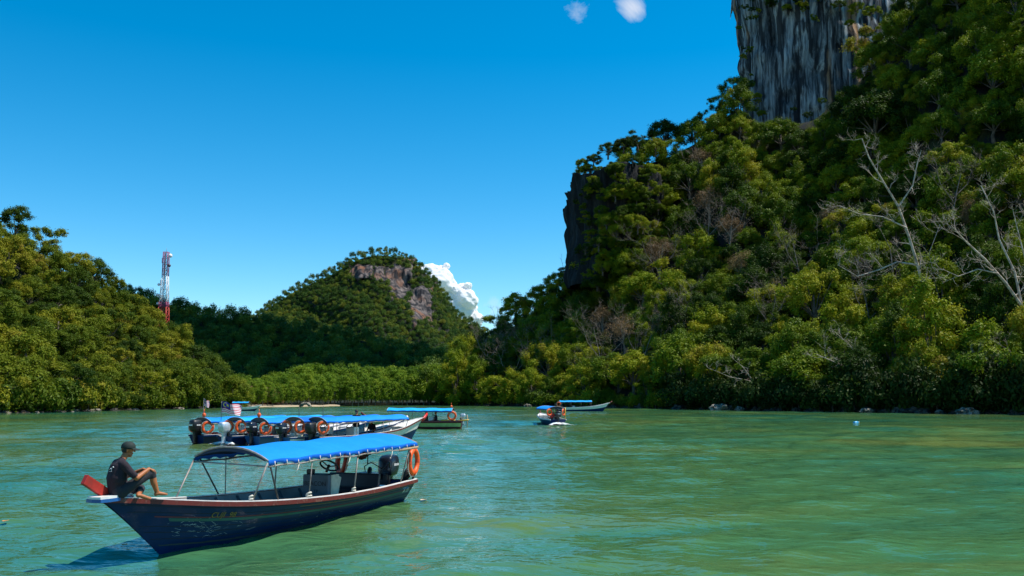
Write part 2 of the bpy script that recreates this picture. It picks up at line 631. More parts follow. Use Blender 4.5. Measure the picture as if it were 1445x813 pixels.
# ================================================================== SETTING
# ------------------------------------------------------------------ water
def make_water():
    ys = [-60.0, -20.0, 0.0, 3.0, 5.0]
    y = 6.5
    while y < 320:
        ys.append(y)
        y += max(0.06, y * 0.0066)
    while y < 6000:
        ys.append(y)
        y *= 1.12
    xs = list(np.arange(-26, 26, 0.13))
    x, d = 26.0, 0.13
    right, left = [], []
    while x < 5000:
        right.append(x)
        left.append(-x)
        d *= 1.035
        x += d
    xs = np.array(left[::-1] + xs + right)
    ys = np.array(ys)
    X, Y = np.meshgrid(xs, ys, indexing='ij')
    dy = np.gradient(ys)[None, :]
    dx = np.gradient(xs)[:, None]
    Z = np.zeros_like(X)
    r = np.random.default_rng(3)
    # broad gusts: rougher and calmer stretches
    gust = 0.75 + 0.35 * np.sin(X * 0.11 + 1.3 + 0.6 * np.sin(Y * 0.07)) * np.sin(Y * 0.16 + 0.4 + 0.5 * np.sin(X * 0.09))
    for k in range(80):
        lam = 0.42 * (7.0 / 0.42) ** r.random()
        th = r.normal(math.pi / 2 + 0.25, 0.55)
        kk = 2 * math.pi / lam
        slope = 0.0225 * (0.75 if lam > 2.5 else 1.15)
        a = slope / kk
        kx, ky = kk * math.cos(th), kk * math.sin(th)
        w = np.clip(lam / (3.2 * dy) - 0.35, 0, 1) * np.clip(lam / (3.2 * dx) - 0.35, 0, 1)
        warp = 0.8 * np.sin(X * 0.05 + k) + 0.8 * np.sin(Y * 0.06 + 2 * k)
        Z += a * w * np.sin(kx * X + ky * Y + r.random() * 6.28 + warp) * gust
    V = np.stack([X, Y, Z], -1).reshape(-1, 3)
    me = np_mesh('water', V, grid_faces(len(xs), len(ys)), M['water'], True)
    o = link('water', me)
    tag(o, kind='structure')
    return o


make_water()


# ------------------------------------------------------------------ hills
class Hill:
    """a slope given by its foot and crest lines: the foot stands on the water, the crest lies further back"""
    def __init__(s, name, xs, foot_y, foot_d, crest_y, crest_d, tree_h, p=1.0, amp=4.0, mat=None, seed=0, back=60):
        s.xs = np.array(xs, float)
        s.fy = np.array(foot_y, float)
        s.fd = np.array(foot_d, float) if foot_d is not None else np.array([at_z(a, b).y for a, b in zip(xs, foot_y)])
        s.cd = np.array(crest_d, float)
        s.cy = np.array(crest_y, float) + FPX * tree_h / s.cd
        s.p, s.amp, s.seed = p, amp, seed
        s.name = name
        nu = int((s.xs[-1] - s.xs[0]) / 7) + 1
        us = np.linspace(s.xs[0], s.xs[-1], nu)
        ts = np.concatenate([np.linspace(0, 1, 44)])
        U, T = np.meshgrid(us, ts, indexing='ij')
        P = s.point(U, T)
        foot = P[:, :1].copy()
        foot[..., 1] -= 1.5
        foot[..., 2] = -2.0
        crest = P[:, -1:]
        rows = [foot, P]
        for k in range(1, 8):
            b = crest.copy()
            b[..., 0] *= 1 + 0.0 * k
            b[..., 1] += back * k / 7
            b[..., 2] = crest[..., 2] * (1 - (k / 7) ** 1.6) - 2.0 * (k == 7)
            rows.append(b)
        P = np.concatenate(rows, 1)
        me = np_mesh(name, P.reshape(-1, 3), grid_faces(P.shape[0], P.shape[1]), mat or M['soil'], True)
        s.obj = tag(link(name, me), kind='structure')

    def lines(s, px):
        f = lambda a: np.interp(px, s.xs, a)
        return f(s.fy), f(s.fd), f(s.cy), f(s.cd)

    def point(s, px, t):
        fy, fd, cy, cdd = s.lines(px)
        py = fy + (cy - fy) * t
        d = fd + (cdd - fd) * np.clip(t, 0, 2) ** s.p
        q = np.sin(px * 0.031 + s.seed) * np.sin(t * 9 + px * 0.012 + s.seed * 2) + 0.6 * np.sin(px * 0.083 + t * 17 + s.seed)
        d = d + s.amp * q * np.clip(t * 4, 0, 1) * np.clip((1.0 - t) * 5, 0, 1)
        return at_depth(px, py, d)

    def t_of(s, px, py):
        fy, fd, cy, cdd = s.lines(px)
        return (fy - py) / (fy - cy)

    def at(s, px, py):
        return Vector(s.point(np.float64(px), s.t_of(px, py)))

    def scatter(s, n_cand, space, seed, reject=None, tmin=0.0, tmax=1.04, pxlim=None, smul=1.0):
        """random tree feet with a minimum spacing; returns list of (pos, size factor)"""
        r = np.random.default_rng(seed)
        lo, hi = pxlim or (s.xs[0], s.xs[-1])
        px = r.uniform(lo, hi, n_cand)
        t = r.uniform(tmin, tmax, n_cand)
        P = s.point(px, t)
        qx, qy = to_px(P)
        size = np.clip(np.exp(r.normal(0, 0.36, n_cand)), 0.5, 2.1)
        cell, grid, out = space * 1.05, {}, []
        for i in np.argsort(-size * r.uniform(0.6, 1.4, n_cand)):
            if reject and reject(qx[i], qy[i]): continue
            c = tuple((P[i] // cell).astype(int))
            ok = True
            for dx in (-2, -1, 0, 1, 2):
                for dy in (-2, -1, 0, 1, 2):
                    for dz in (-2, -1, 0, 1, 2):
                        for j in grid.get((c[0] + dx, c[1] + dy, c[2] + dz), ()):
                            if ((P[j] - P[i]) ** 2).sum() < (space * 0.5 * (size[j] + size[i])) ** 2:
                                ok = False
                                break
                        if not ok: break
                    if not ok: break
                if not ok: break
            if not ok: continue
            grid.setdefault(c, []).append(i)
            out.append((P[i].copy(), size[i] * smul))
        return out


left = Hill('left_hill', [-420, -200, 0, 30, 60, 100, 150, 190, 225, 255, 290, 312, 335],
            [592, 587, 583.5, 583, 582.5, 581.5, 580, 579, 578, 577.5, 576.5, 576, 575.5], None,
            [40, 170, 296, 312, 333, 352, 385, 410, 447, 468, 505, 530, 560],
            [180, 190, 196, 200, 204, 212, 222, 228, 228, 222, 214, 210, 206], 6.3, 0.9, 3.0, seed=1)
right = Hill('right_hill', [600, 620, 650, 690, 740, 790, 830, 890, 960, 1000, 1040, 1080, 1150, 1215, 1262, 1300, 1445, 1700, 2000],
             [572.0, 572.2, 572.5, 573, 573.6, 574.2, 575, 576, 577.5, 578.3, 579, 580, 581, 582, 582.5, 583, 585, 589, 594], None,
             [556, 534, 508, 460, 425, 392, 338, 215, 190, 165, 125, 160, 142, 85, 25, -25, -150, -320, -420],
             [268, 272, 280, 290, 298, 300, 300, 296, 292, 290, 288, 282, 272, 262, 255, 248, 225, 200, 190], 6.0, 0.85, 5.0, seed=4)
ridge = Hill('dark_ridge', [60, 180, 200, 240, 300, 360, 420, 480, 560, 640, 720],
             [562] * 11, [400] * 11,
             [395, 402, 408, 424, 436, 443, 452, 462, 478, 500, 520],
             [520, 520, 520, 515, 505, 500, 495, 490, 480, 465, 450], 5.0, 0.9, 6.0, seed=2, back=120)
peak = Hill('distant_peak', [220, 300, 340, 362, 380, 420, 470, 490, 505, 520, 545, 572, 590, 604, 622, 634, 645, 665, 682, 720, 800],
            [560] * 21, [650] * 21,
            [475, 455, 447, 440, 425, 400, 378, 366, 357, 353, 351, 358, 367, 380, 400, 422, 438, 450, 459, 480, 520],
            [900, 900, 900, 900, 900, 895, 885, 880, 878, 876, 875, 876, 878, 880, 885, 890, 890, 895, 900, 900, 900], 6.5, 0.9, 10.0, seed=3, back=250)

# low ground behind the far shore, and its beach
bx = [200, 260, 300, 340, 380, 420, 470, 540, 620, 700]
by = [579, 577.5, 576.3, 575.2, 574.6, 573.9, 573.2, 572.6, 572.2, 572.0]
rows = [[], [], [], [], []]
for a, b in zip(np.linspace(200, 700, 60), np.interp(np.linspace(200, 700, 60), bx, by)):
    p = at_z(a, b)
    for k, (dyy, z) in enumerate(((-3, -0.8), (0, -0.02), (3.0, 0.35), (12, 0.6), (160, 1.5))):
        q = p * (1 + dyy / p.y)
        rows[k].append((q.x, q.y, z))
tag(MB().loft([rw[14:34] for rw in rows[:4]], flip=True).build('beach', M['sand']), kind='structure')
for k in range(4):
    rows[k] = [(q[0], q[1] * 1.002, q[2] - 0.05) for q in rows[k]]
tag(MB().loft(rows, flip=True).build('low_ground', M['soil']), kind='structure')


# ------------------------------------------------------------------ cliffs
def make_cliff(name, plan, z0, z1, mat, amp=2.0, lean=0.0, nu=150, nv=70, seed=0, back=45, flute=0.55, top=0.0):
    """plan: (px, depth) list walked from one side to the other; a fluted rock wall with a top running back"""
    P2 = []
    for a, d in plan:
        q = at_depth(a, 560, d)
        P2.append((float(q[0]), float(q[1])))
    P2 = np.array(P2)
    seg = np.r_[0, np.cumsum(np.hypot(*np.diff(P2, axis=0).T))]
    s = np.linspace(0, seg[-1], nu)
    X, Y = np.interp(s, seg, P2[:, 0]), np.interp(s, seg, P2[:, 1])
    for _ in range(4):
        X[1:-1] = (X[:-2] + 2 * X[1:-1] + X[2:]) / 4
        Y[1:-1] = (Y[:-2] + 2 * Y[1:-1] + Y[2:]) / 4
    tx, ty = np.gradient(X), np.gradient(Y)
    L = np.hypot(tx, ty)
    nx, ny = ty / L, -tx / L          # outward when walked left to right seen from the camera
    V = np.zeros((nu, nv + 5, 3))
    for j in range(nv):
        h = j / (nv - 1)
        z = z0 + (z1 - z0) * h
        for i in range(nu):
            z = z0 + (z1 + top * math.sin(math.pi * i / (nu - 1)) * mnoise.fractal(Vector((s[i] * 0.06, 1.7, seed)), 1.0, 2.0, 4) - z0) * h
            f = 1 - abs(mnoise.noise(Vector((s[i] * flute * 0.35, z * 0.012, seed)))) * 2.2
            g = mnoise.fractal(Vector((s[i] * 0.09, z * 0.05, seed + 7)), 1.0, 2.0, 5)
            w = mnoise.noise(Vector((s[i] * flute * 1.3, z * 0.03, seed + 3)))
            ledge = mnoise.noise(Vector((s[i] * 0.03, z * 0.16, seed + 9)))
            d = amp * (0.7 * f + 1.0 * g + 0.35 * w + 0.45 * ledge) + lean * (h - 0.5)
            V[i, j] = (X[i] + nx[i] * d, Y[i] + ny[i] * d, z)
    cx, cy = X.mean(), Y.max() + back
    for k in range(5):
        q = (k + 1) / 5
        V[:, nv + k, 0] = V[:, nv - 1, 0] * (1 - 0.5 * q) + cx * 0.5 * q
        V[:, nv + k, 1] = V[:, nv - 1, 1] + back * q
        V[:, nv + k, 2] = V[:, nv - 1, 2] + 6 * q
    me = np_mesh(name, V.reshape(-1, 3), grid_faces(nu, nv + 5), mat, True)
    return tag(link(name, me), kind='structure')


def zat(px, py, d):
    return float(at_depth(px, py, d)[2])


make_cliff('limestone_cliff', [(1064, 345), (1068, 322), (1073, 306), (1085, 299), (1110, 295), (1155, 292), (1205, 292), (1250, 295), (1290, 300), (1330, 322)],
           zat(1120, 235, 293), zat(1120, -115, 293), M['cliff'], 2.0, 3.0, nu=230, nv=120, seed=2.3, flute=0.4)
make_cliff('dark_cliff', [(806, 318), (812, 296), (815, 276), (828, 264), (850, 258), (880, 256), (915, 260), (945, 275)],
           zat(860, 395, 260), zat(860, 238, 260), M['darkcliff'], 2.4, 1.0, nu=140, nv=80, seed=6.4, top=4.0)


def rock_face(name, hill, x0, x1, y0, y1, out, mat, seed, nx=50, ny=40):
    """bare rock bulging out of a hillside"""
    V = np.zeros((nx, ny, 3))
    for i, px in enumerate(np.linspace(x0, x1, nx)):
        for j, py in enumerate(np.linspace(y1, y0, ny)):
            base = hill.point(np.float64(px), hill.t_of(px, py))
            e = min(i, nx - 1 - i) / (nx * 0.22)
            f = min(j, ny - 1 - j) / (ny * 0.22)
            k = min(1.0, e, f)
            n1 = mnoise.fractal(Vector((px * 0.09, py * 0.035, seed)), 1.0, 2.0, 5)
            d = out * (k * 1.5 - 0.9 + 0.8 * n1)
            V[i, j] = at_depth(px, py, base[1] - d)
    me = np_mesh(name, V.reshape(-1, 3), grid_faces(nx, ny), mat, True)
    return tag(link(name, me), kind='structure')


FACES = [(486, 534, 369, 399), (522, 560, 370, 404), (540, 588, 364, 438), (570, 618, 392, 470)]
for k, (a, b, c, d) in enumerate(FACES):
    rock_face('peak_rock_face', peak, a, b, c, d, 9.0, M['pinkcliff'], 11.3 + 5 * k)


# ================================================================== TREES
def leaf_mesh(name, C, Rl, tint, per, leaf, mat, seed, zf=0.75, upbias=0.25, shell=(0.45, 1.25), limbs=None):
    """many leaf-sized faces spread over the lobes of a crown"""
    r = np.random.default_rng(seed)
    C, Rl, tint = np.asarray(C), np.asarray(Rl), np.asarray(tint)
    cnt = np.maximum((per * (Rl / Rl.mean()) ** 2).astype(int), 8)
    idx = np.repeat(np.arange(len(C)), cnt)
    n = len(idx)
    d = r.normal(size=(n, 3))
    d[:, 2] += upbias
    d /= np.linalg.norm(d, axis=1, keepdims=True)
    # knobbly lobes
    kn = 1 + 0.32 * np.sin(d[:, 0] * 5 + idx) * np.sin(d[:, 1] * 5 + idx * 1.7) + 0.16 * np.sin(d[:, 2] * 9 + idx * 2.1)
    rad = Rl[idx] * kn * r.uniform(shell[0], shell[1], n)
    st = 1 + 0.35 * np.sin(np.arange(len(C))[:, None] * np.array([1.3, 2.7, 4.1]))      # no two clumps alike in shape
    P = C[idx] + d * rad[:, None] * np.array([1, 1, zf]) * st[idx]
    nrm = d * 0.8 + r.normal(size=(n, 3)) * 0.5
    nrm[:, 2] += 0.45
    nrm /= np.linalg.norm(nrm, axis=1, keepdims=True)
    a = np.cross(nrm, r.normal(size=(n, 3)))
    a /= np.linalg.norm(a, axis=1, keepdims=True)
    b = np.cross(nrm, a)
    ln = leaf * r.uniform(0.65, 1.35, n)[:, None]
    w = ln * 0.42
    V = np.stack([P - a * ln * 0.5, P + b * w * 0.5 + a * ln * 0.08, P + a * ln * 0.5, P - b * w * 0.5 + a * ln * 0.08], 1).reshape(-1, 3)
    F = np.arange(n * 4).reshape(-1, 4)
    me = np_mesh(name, V, F, mat)
    at = me.attributes.new('tint', 'FLOAT', 'POINT')
    tv = np.clip(tint[idx] + r.normal(0, 0.12, n), 0, 1)
    at.data.foreach_set('value', np.repeat(tv, 4).astype(np.float32))
    return me


def lobes(seed, n, rx, rz, cz, lr, style):
    r = np.random.default_rng(seed)
    C, Rl = [], []
    for i in range(n):
        ph = i * 2.39996 + r.uniform(-0.4, 0.4)
        if style == 'dome':
            u = (i + 0.5) / n
            el = math.asin(max(-1, 1 - 1.5 * u))
            k = r.uniform(0.62, 0.98)
            c = (rx * k * math.cos(el) * math.cos(ph), rx * k * math.cos(el) * math.sin(ph), cz + rz * k * math.sin(el))
        elif style == 'flat':
            q = math.sqrt((i + 0.5) / n)
            c = (rx * q * math.cos(ph), rx * q * math.sin(ph), cz + rz * (1 - q * q) * 0.8 + r.uniform(-0.5, 0.5) - (1.6 if i % 3 == 0 else 0))
        elif style == 'tall':
            u = (i + 0.5) / n
            q = math.sin(math.pi * (0.12 + 0.8 * u)) * r.uniform(0.5, 1.0)
            c = (rx * q * math.cos(ph), rx * q * math.sin(ph), cz - rz + 2 * rz * u)
        else:
            c = r.normal(size=3) * np.array([rx, rx, rz]) * 0.5 + np.array([0, 0, cz])
        C.append(np.array(c) + r.normal(size=3) * 0.25)
        Rl.append(lr * r.uniform(0.65, 1.35))
    return np.array(C), np.array(Rl), r.uniform(0, 1, n)


def tiered(seed, n, sub, rx, rz, cz, big, lr, style):
    """a crown of sprays: each main limb carries several small flattened leaf clumps"""
    r = np.random.default_rng(seed + 900)
    C0, R0, t0 = lobes(seed, n, rx, rz, cz, big, style)
    C, Rl, T = [], [], []
    for c, q, t in zip(C0, R0, t0):
        out = c - np.array([0, 0, cz - rz * .4])
        out = out / (np.linalg.norm(out) + 1e-6)
        for k in range(max(3, int(sub * q / big + .5))):
            d = r.normal(size=3) * .75 + out * .55 + np.array([0, 0, .25])
            d /= np.linalg.norm(d)
            C.append(c + d * q * r.uniform(.45, 1.0) * np.array([1, 1, .8]))
            Rl.append(lr * r.uniform(.55, 1.5))
            T.append(np.clip(t + r.normal(0, .16), 0, 1))
    return np.array(C), np.array(Rl), np.array(T), C0


def trunk_mb(C, h0, r0, seed, every=2):
    r = random.Random(seed)
    top = np.mean(C, 0)
    pts = [(0, 0, -1.0), (r.uniform(-.2, .2), r.uniform(-.2, .2), h0 * 0.5), (top[0] * 0.3, top[1] * 0.3, h0)]
    mb = MB()
    mb.tube(pts + [tuple(top)], [r0 * 1.25, r0, r0 * 0.75, r0 * 0.35], 7)
    base = Vector(pts[2])
    for c in C[::every]:
        c = Vector(c)
        mid = base.lerp(c, 0.5) + Vector((r.uniform(-.3, .3), r.uniform(-.3, .3), r.uniform(-.1, .4)))
        mb.tube([base, mid, c], [r0 * 0.42, r0 * 0.26, r0 * 0.09], 5, caps=False)
    return mb


class Kind:
    """one tree variant: shared trunk and crown meshes"""
    def __init__(s, name, C, Rl, tint, per, leaf, mat, seed, h0, r0, zf=0.75, barkm=None, upbias=0.25, limbs=None):
        s.name, s.R = name, float(np.max(np.hypot(C[:, 0], C[:, 1]) + Rl))
        s.top, s.cz = float(np.max(C[:, 2] + Rl * zf)), float(np.mean(C[:, 2]))
        s.crown = leaf_mesh(name + '_crown', C, Rl, tint, per, leaf, mat, seed, zf, upbias)
        o = trunk_mb(C if limbs is None else limbs, h0, r0, seed).build('trunk', barkm or M['bark'])
        s.trunk = o.data
        bpy.data.objects.remove(o)
        s.src = None                                        # the first placed crown, source for the massed trees

    def place(s, name, loc, rz, sc, label, cat, group=None, zs=1.0):
        e = empty(name, loc, rz)
        e.scale = (sc, sc, sc * zs)
        link('trunk', s.trunk, e)
        c = link('crown', s.crown, e)
        s.src = s.src or c
        return tag(e, label, cat, group)


def kinds(matkey, s0, fine=1.0):
    m = M[matkey]
    out = []
    for k, (nm, n, sub, rx, rz, cz, big, lr, st, per, lf, h0, r0, zf) in enumerate([
            ('rounded', 17, 7, 3.2, 2.5, 3.3, 1.15, .60, 'dome', 130, .30, 1.6, .28, .8),
            ('spreading', 15, 7, 3.9, 1.5, 3.9, 1.10, .58, 'flat', 130, .29, 2.2, .30, .65),
            ('tall', 18, 6, 2.4, 3.3, 4.0, 1.05, .58, 'tall', 125, .29, 1.4, .26, .85),
            ('loose', 13, 6, 3.5, 2.6, 3.3, 1.05, .56, 'loose', 115, .31, 1.4, .22, .8),
            ('clumped', 22, 6, 3.5, 3.0, 3.4, 1.00, .54, 'dome', 115, .26, 1.4, .30, .85)]):
        C, Rl, T, C0 = tiered(s0 + k + 1, n, sub, rx, rz, cz, big, lr, st)
        out.append(Kind(nm, C, Rl, T, int(per * fine), lf, m, s0 + k + 1, h0, r0, zf, upbias=0.2, limbs=C0))
    return out


KL = kinds('leaf_left', 100)
KR = kinds('leaf_right', 200)
mangs = []
for q in range(3):
    C = lobes(300 + q, 22, 1.7 + 0.3 * q, 3.4, 5.6, 0.85, 'tall')
    mangs.append(Kind('mangrove', *C, 150, 0.42, M['leaf_mang'], 300 + q, 3.2, 0.13, 0.9, M['greybark']))
far_k = []
for q in range(3):
    C = lobes(330 + q, 15, 2.3, 2.6, 2.2, 1.25, 'dome')
    far_k.append(Kind('far', *C, 90, 0.62, M['leaf_far'], 330 + q, 1.2, 0.3, 1.0, None, 0.1))
dryk = []
for q in range(2):
    C = lobes(350 + q, 26, 3.0, 2.6, 4.8, 1.0, 'dome')
    dryk.append(Kind('dry', *C, 150, 0.26, M['leaf_dry'], 350 + q, 2.4, 0.22, 0.8, M['greybark']))
C = lobes(360, 16, 1.5, 0.8, 1.0, 0.7, 'dome')
shrub_k = Kind('shrub', *C, 130, 0.34, M['leaf_right'], 360, 0.5, 0.08)
C = lobes(361, 16, 1.6, 0.9, 1.0, 0.7, 'dome')
rust_k = Kind('rust', *C, 130, 0.30, M['leaf_rust'], 361, 0.5, 0.08)
C = lobes(362, 22, 3.0, 1.8, 4.4, 0.9, 'dome')
yel_k = Kind('yellow', *C, 90, 0.36, M['leaf_yel'], 362, 2.6, 0.2, 0.7, M['palebark'])


def massed(name, sources, pts, label, cat):
    """the many trees nobody could count, as ONE object: crowns set on points"""
    P = np.array([p for p, *_ in pts], np.float32)
    me = bpy.data.meshes.new(name)
    me.vertices.add(len(P))
    for nm, ty in (('rot', 'FLOAT_VECTOR'), ('scl', 'FLOAT_VECTOR'), ('pick', 'INT')):
        me.attributes.new(nm, ty, 'POINT')
    a, b, c = me.attributes['rot'], me.attributes['scl'], me.attributes['pick']
    me.vertices.foreach_set('co', P.ravel())
    a.data.foreach_set('vector', np.array([(0, 0, q[1]) for q in pts], np.float32).ravel())
    b.data.foreach_set('vector', np.array([(q[2], q[2], q[2] * q[4]) for q in pts], np.float32).ravel())
    c.data.foreach_set('value', np.array([q[3] for q in pts], np.int32))
    o = link(name, me)
    g = bpy.data.node_groups.new(name, 'GeometryNodeTree')
    g.interface.new_socket('Geometry', in_out='INPUT', socket_type='NodeSocketGeometry')
    g.interface.new_socket('Geometry', in_out='OUTPUT', socket_type='NodeSocketGeometry')
    n, l = g.nodes, g.links
    gi, go = n.new('NodeGroupInput'), n.new('NodeGroupOutput')
    inst = n.new('GeometryNodeInstanceOnPoints')
    join = n.new('GeometryNodeJoinGeometry')
    for k in reversed(sources):
        oi = n.new('GeometryNodeObjectInfo')
        oi.inputs['Object'].default_value = k.src
        oi.inputs['As Instance'].default_value = True
        l.new(oi.outputs['Geometry'], join.inputs[0])

    def attr(nm, typ):
        q = n.new('GeometryNodeInputNamedAttribute')
        q.data_type = typ
        q.inputs['Name'].default_value = nm
        return q.outputs['Attribute']
    l.new(gi.outputs[0], inst.inputs['Points'])
    l.new(join.outputs[0], inst.inputs['Instance'])
    inst.inputs['Pick Instance'].default_value = True
    l.new(attr('pick', 'INT'), inst.inputs['Instance Index'])
    l.new(attr('rot', 'FLOAT_VECTOR'), inst.inputs['Rotation'])
    l.new(attr('scl', 'FLOAT_VECTOR'), inst.inputs['Scale'])
    l.new(inst.outputs[0], go.inputs[0])
    o.modifiers.new('trees', 'NODES').node_group = g
    return tag(o, label, cat, kind='stuff')


DRY = [(1000, 320, 1.5), (930, 392, 1.5), (1030, 352, 1.2), (1045, 405, 1.2), (880, 505, 1.4), (990, 250, 1.2), (1175, 335, 1.1), (1375, 345, 1.2), (850, 480, 1.2), (735, 500, 1.2)]


def in_cliff(px, py):
    if any((px - a) ** 2 + ((py - b + 4) * .8) ** 2 < (17 * q) ** 2 for a, b, q in DRY): return True
    if (px - 1405) ** 2 + (py - 265) ** 2 < 26 ** 2: return True
    if 1046 < px < 1225 and py < 202 - max(0, (px - 1150)) * 0.9 and py > -140: return True
    if 812 < px < 872 and 238 < py < 322: return True
    return False


r = np.random.default_rng(21)
trees = []      # dict(pos, rz, sc, zs, zone, k)
for pos, sz in left.scatter(14000, 3.0, 31, tmin=0.015):
    trees.append(dict(pos=pos, zone='L', sc=sz * 0.56 * r.uniform(0.85, 1.1), rz=r.uniform(0, 6.28), zs=r.uniform(0.85, 1.15), k=int(r.choice(5, p=[.3, .12, .2, .15, .23]))))
for pos, sz in right.scatter(24000, 4.0, 32, in_cliff, tmin=0.015, pxlim=(600, 1700)):
    trees.append(dict(pos=pos, zone='R', sc=sz * 0.78 * r.uniform(0.85, 1.1), rz=r.uniform(0, 6.28), zs=r.uniform(0.85, 1.2), k=int(r.choice(5, p=[.3, .12, .2, .15, .23]))))
# trees on top of and clinging to the two cliffs: (px, py, depth, size)
cl = [(816, 250, 274, .6), (820, 243, 271, .7), (826, 240, 267, .7), (832, 238, 264, .8), (814, 262, 275, .4), (822, 232, 268, .8), (838, 225, 266, .9), (858, 214, 264, 1.0), (880, 206, 264, 1.1), (900, 203, 265, 1.1), (925, 210, 268, 1.0), (845, 238, 258, .6), (868, 232, 256, .7),
      (893, 226, 256, .8), (838, 262, 258, .45), (860, 270, 254, .6), (885, 262, 253, .8), (905, 280, 254, .9), (880, 300, 252, .8), (850, 305, 254, .5), (835, 325, 257, .5), (900, 320, 250, 1.0),
      (818, 250, 268, .4), (870, 330, 250, .9), (845, 345, 250, .9), (920, 245, 258, 1.0), (935, 270, 258, 1.0), (826, 350, 254, .7),
      (1050, 6, 300, .5), (1043, 35, 306, .4), (1062, -6, 297, .6), (1085, 0, 294, .6), (1110, 8, 291, .6), (1135, 4, 289, .7), (1160, -4, 288, .8), (1185, 6, 287, .8), (1208, 12, 287, .9), (1230, 18, 286, 1.0),
      (1095, -20, 291, .9), (1130, -25, 289, .9), (1180, -25, 287, .9), (1220, -15, 286, 1.), (1066, 20, 297, .4), (1150, 22, 288, .5), (1199, 30, 287, .6), (1222, 48, 285, .8), (1238, 70, 283, .8),
      (1050, 62, 303, .3), (1058, 118, 300, .4), (1052, 140, 299, .6), (1067, 150, 297, .5), (1075, 158, 294, .6), (1060, 100, 300, .25), (1120, 150, 290, .35), (1093, 172, 291, .6), (1140, 160, 288, .5), (1160, 140, 287, .5)]
for _ in range(34):
    py = r.uniform(244, 372)
    px = r.uniform(814, 834)
    cl.append((px, py, float(np.interp(px, [815, 828, 850], [273, 262, 257])) - r.uniform(2.5, 5), r.uniform(.2, .42)))
for _ in range(110):
    px, py = r.uniform(826, 950), r.uniform(236, 405)
    if px < 846 and py < 330 and r.random() < .55: continue
    d = float(np.interp(px, [815, 828, 850, 880, 915, 945], [276, 264, 258, 256, 260, 275])) - r.uniform(2.5, 6.5)
    cl.append((px, py, d, r.uniform(.45, 1.0)))
for _ in range(26):
    px, py = r.choice([r.uniform(1044, 1075), r.uniform(1060, 1240)]), r.uniform(-30, 12)
    if px < 1070: py = r.uniform(-30, 175)
    cl.append((px, py, float(np.interp(px, [1040, 1062, 1150, 1250], [306, 297, 288, 286])) - 2.0, r.uniform(.3, .7)))
for px, py, d, s in cl:
    trees.append(dict(pos=at_depth(px, py + 8, d), zone='R', sc=s * 0.8, rz=r.uniform(0, 6.28), zs=r.uniform(0.7, 1.0), k=int(r.choice([0, 1, 3, 4]))))
# the big dome-shaped tree against the upper cliff
p = right.at(1222, 225) + Vector((0, -7, 1))
trees.append(dict(pos=np.array(p), zone='R', sc=2.4, rz=0.4, zs=1.0, k=0))

# which 300 show largest from the photograph's side: a coarse count of visible cells
W4, H4 = 362, 204
buf = np.full((H4, W4), -1)
order = sorted(range(len(trees)), key=lambda i: -trees[i]['pos'][1])
for i in order:
    T = trees[i]
    K = (KL if T['zone'] == 'L' else KR)[T['k']]
    q = T['pos'] + np.array([0, 0, K.cz * T['sc'] * T['zs']])
    x, y = to_px(q)
    rr = FPX * K.R * T['sc'] / q[1] / 4 * 0.9
    x, y = x / 4, y / 4
    x0, x1, y0, y1 = int(max(0, x - rr)), int(min(W4, x + rr + 1)), int(max(0, y - rr)), int(min(H4, y + rr + 1))
    if x1 > x0 and y1 > y0:
        yy, xx = np.mgrid[y0:y1, x0:x1]
        buf[y0:y1, x0:x1][(xx - x) ** 2 + ((yy - y) * 1.25) ** 2 < rr * rr] = i
cnt = np.bincount(buf[buf >= 0], minlength=len(trees))
chosen = set(int(i) for i in np.argsort(-cnt)[:300] if cnt[i] > 3)
LOOK = {'rounded': 'rounded', 'spreading': 'flat spreading', 'tall': 'tall narrow', 'loose': 'loose open', 'clumped': 'dense clumpy'}
LAND = {'R': [(1275, 330, 'beside the tall pale leafless tree'), (1410, 380, 'beside the wide forking leafless tree'), (1200, 520, 'above the low leafless tree on the dark bank'), (870, 290, 'clinging to the dark cliff'),
              (1120, 60, 'on the grey limestone cliff'), (1405, 190, 'above the yellow-leaved tree'), (1012, 540, 'on the bank above the large pale boulder'), (650, 530, 'at the far foot of the hillside by the mangroves'),
              (770, 430, 'on the skyline below the dark cliff'), (960, 220, 'on the crest between the two cliffs'), (1150, 200, 'at the foot of the grey limestone cliff'), (1330, 90, 'high on the slope beside the limestone cliff'),
              (850, 430, 'on the slope under the dark cliff'), (800, 540, 'on the bank behind the far blue-roofed boat'), (1000, 360, 'among the brownish dry trees in mid slope'), (1130, 330, 'in mid slope under the limestone cliff'), (1390, 530, 'on the dark bank above the wide rock slab')],
        'L': [(225, 440, 'just below the radio tower'), (90, 345, 'on the sunny slope skyline'), (40, 400, 'high on the sunny slope'), (60, 560, 'on the sunny shore'), (230, 560, 'on the shore near the sandy beach'), (140, 480, 'in the middle of the sunny slope'), (290, 520, 'at the low end of the sunny slope')]}
mass = {'L': [], 'R': []}
for i, T in enumerate(trees):
    KK = KL if T['zone'] == 'L' else KR
    K = KK[T['k']]
    if i in chosen:
        qx, qy = to_px(T['pos'])
        wh = min(LAND[T['zone']], key=lambda q: (q[0] - qx) ** 2 + (q[1] - qy) ** 2)[2]
        big = T['sc'] / (0.56 if T['zone'] == 'L' else 0.78)
        sz = 'small' if big < 0.8 else ('big' if big > 1.2 else 'mid-sized')
        lab = '%s %s %s tree %s' % (sz, 'olive' if T['zone'] == 'L' else 'green', LOOK[K.name], wh)
        K.place('broadleaf_tree', T['pos'], T['rz'], T['sc'], lab, 'tree', '%s %s trees %s' % (sz, LOOK[K.name], wh), T['zs'])
    else:
        mass[T['zone']].append((T['pos'], T['rz'], T['sc'], T['k'], T['zs']))
massed('hillside_forest', KL, mass['L'], 'olive-green forest filling the slope below the radio tower', 'forest')
massed('hillside_forest', KR, mass['R'], 'dark green forest filling the steep hillside under the cliffs', 'forest')
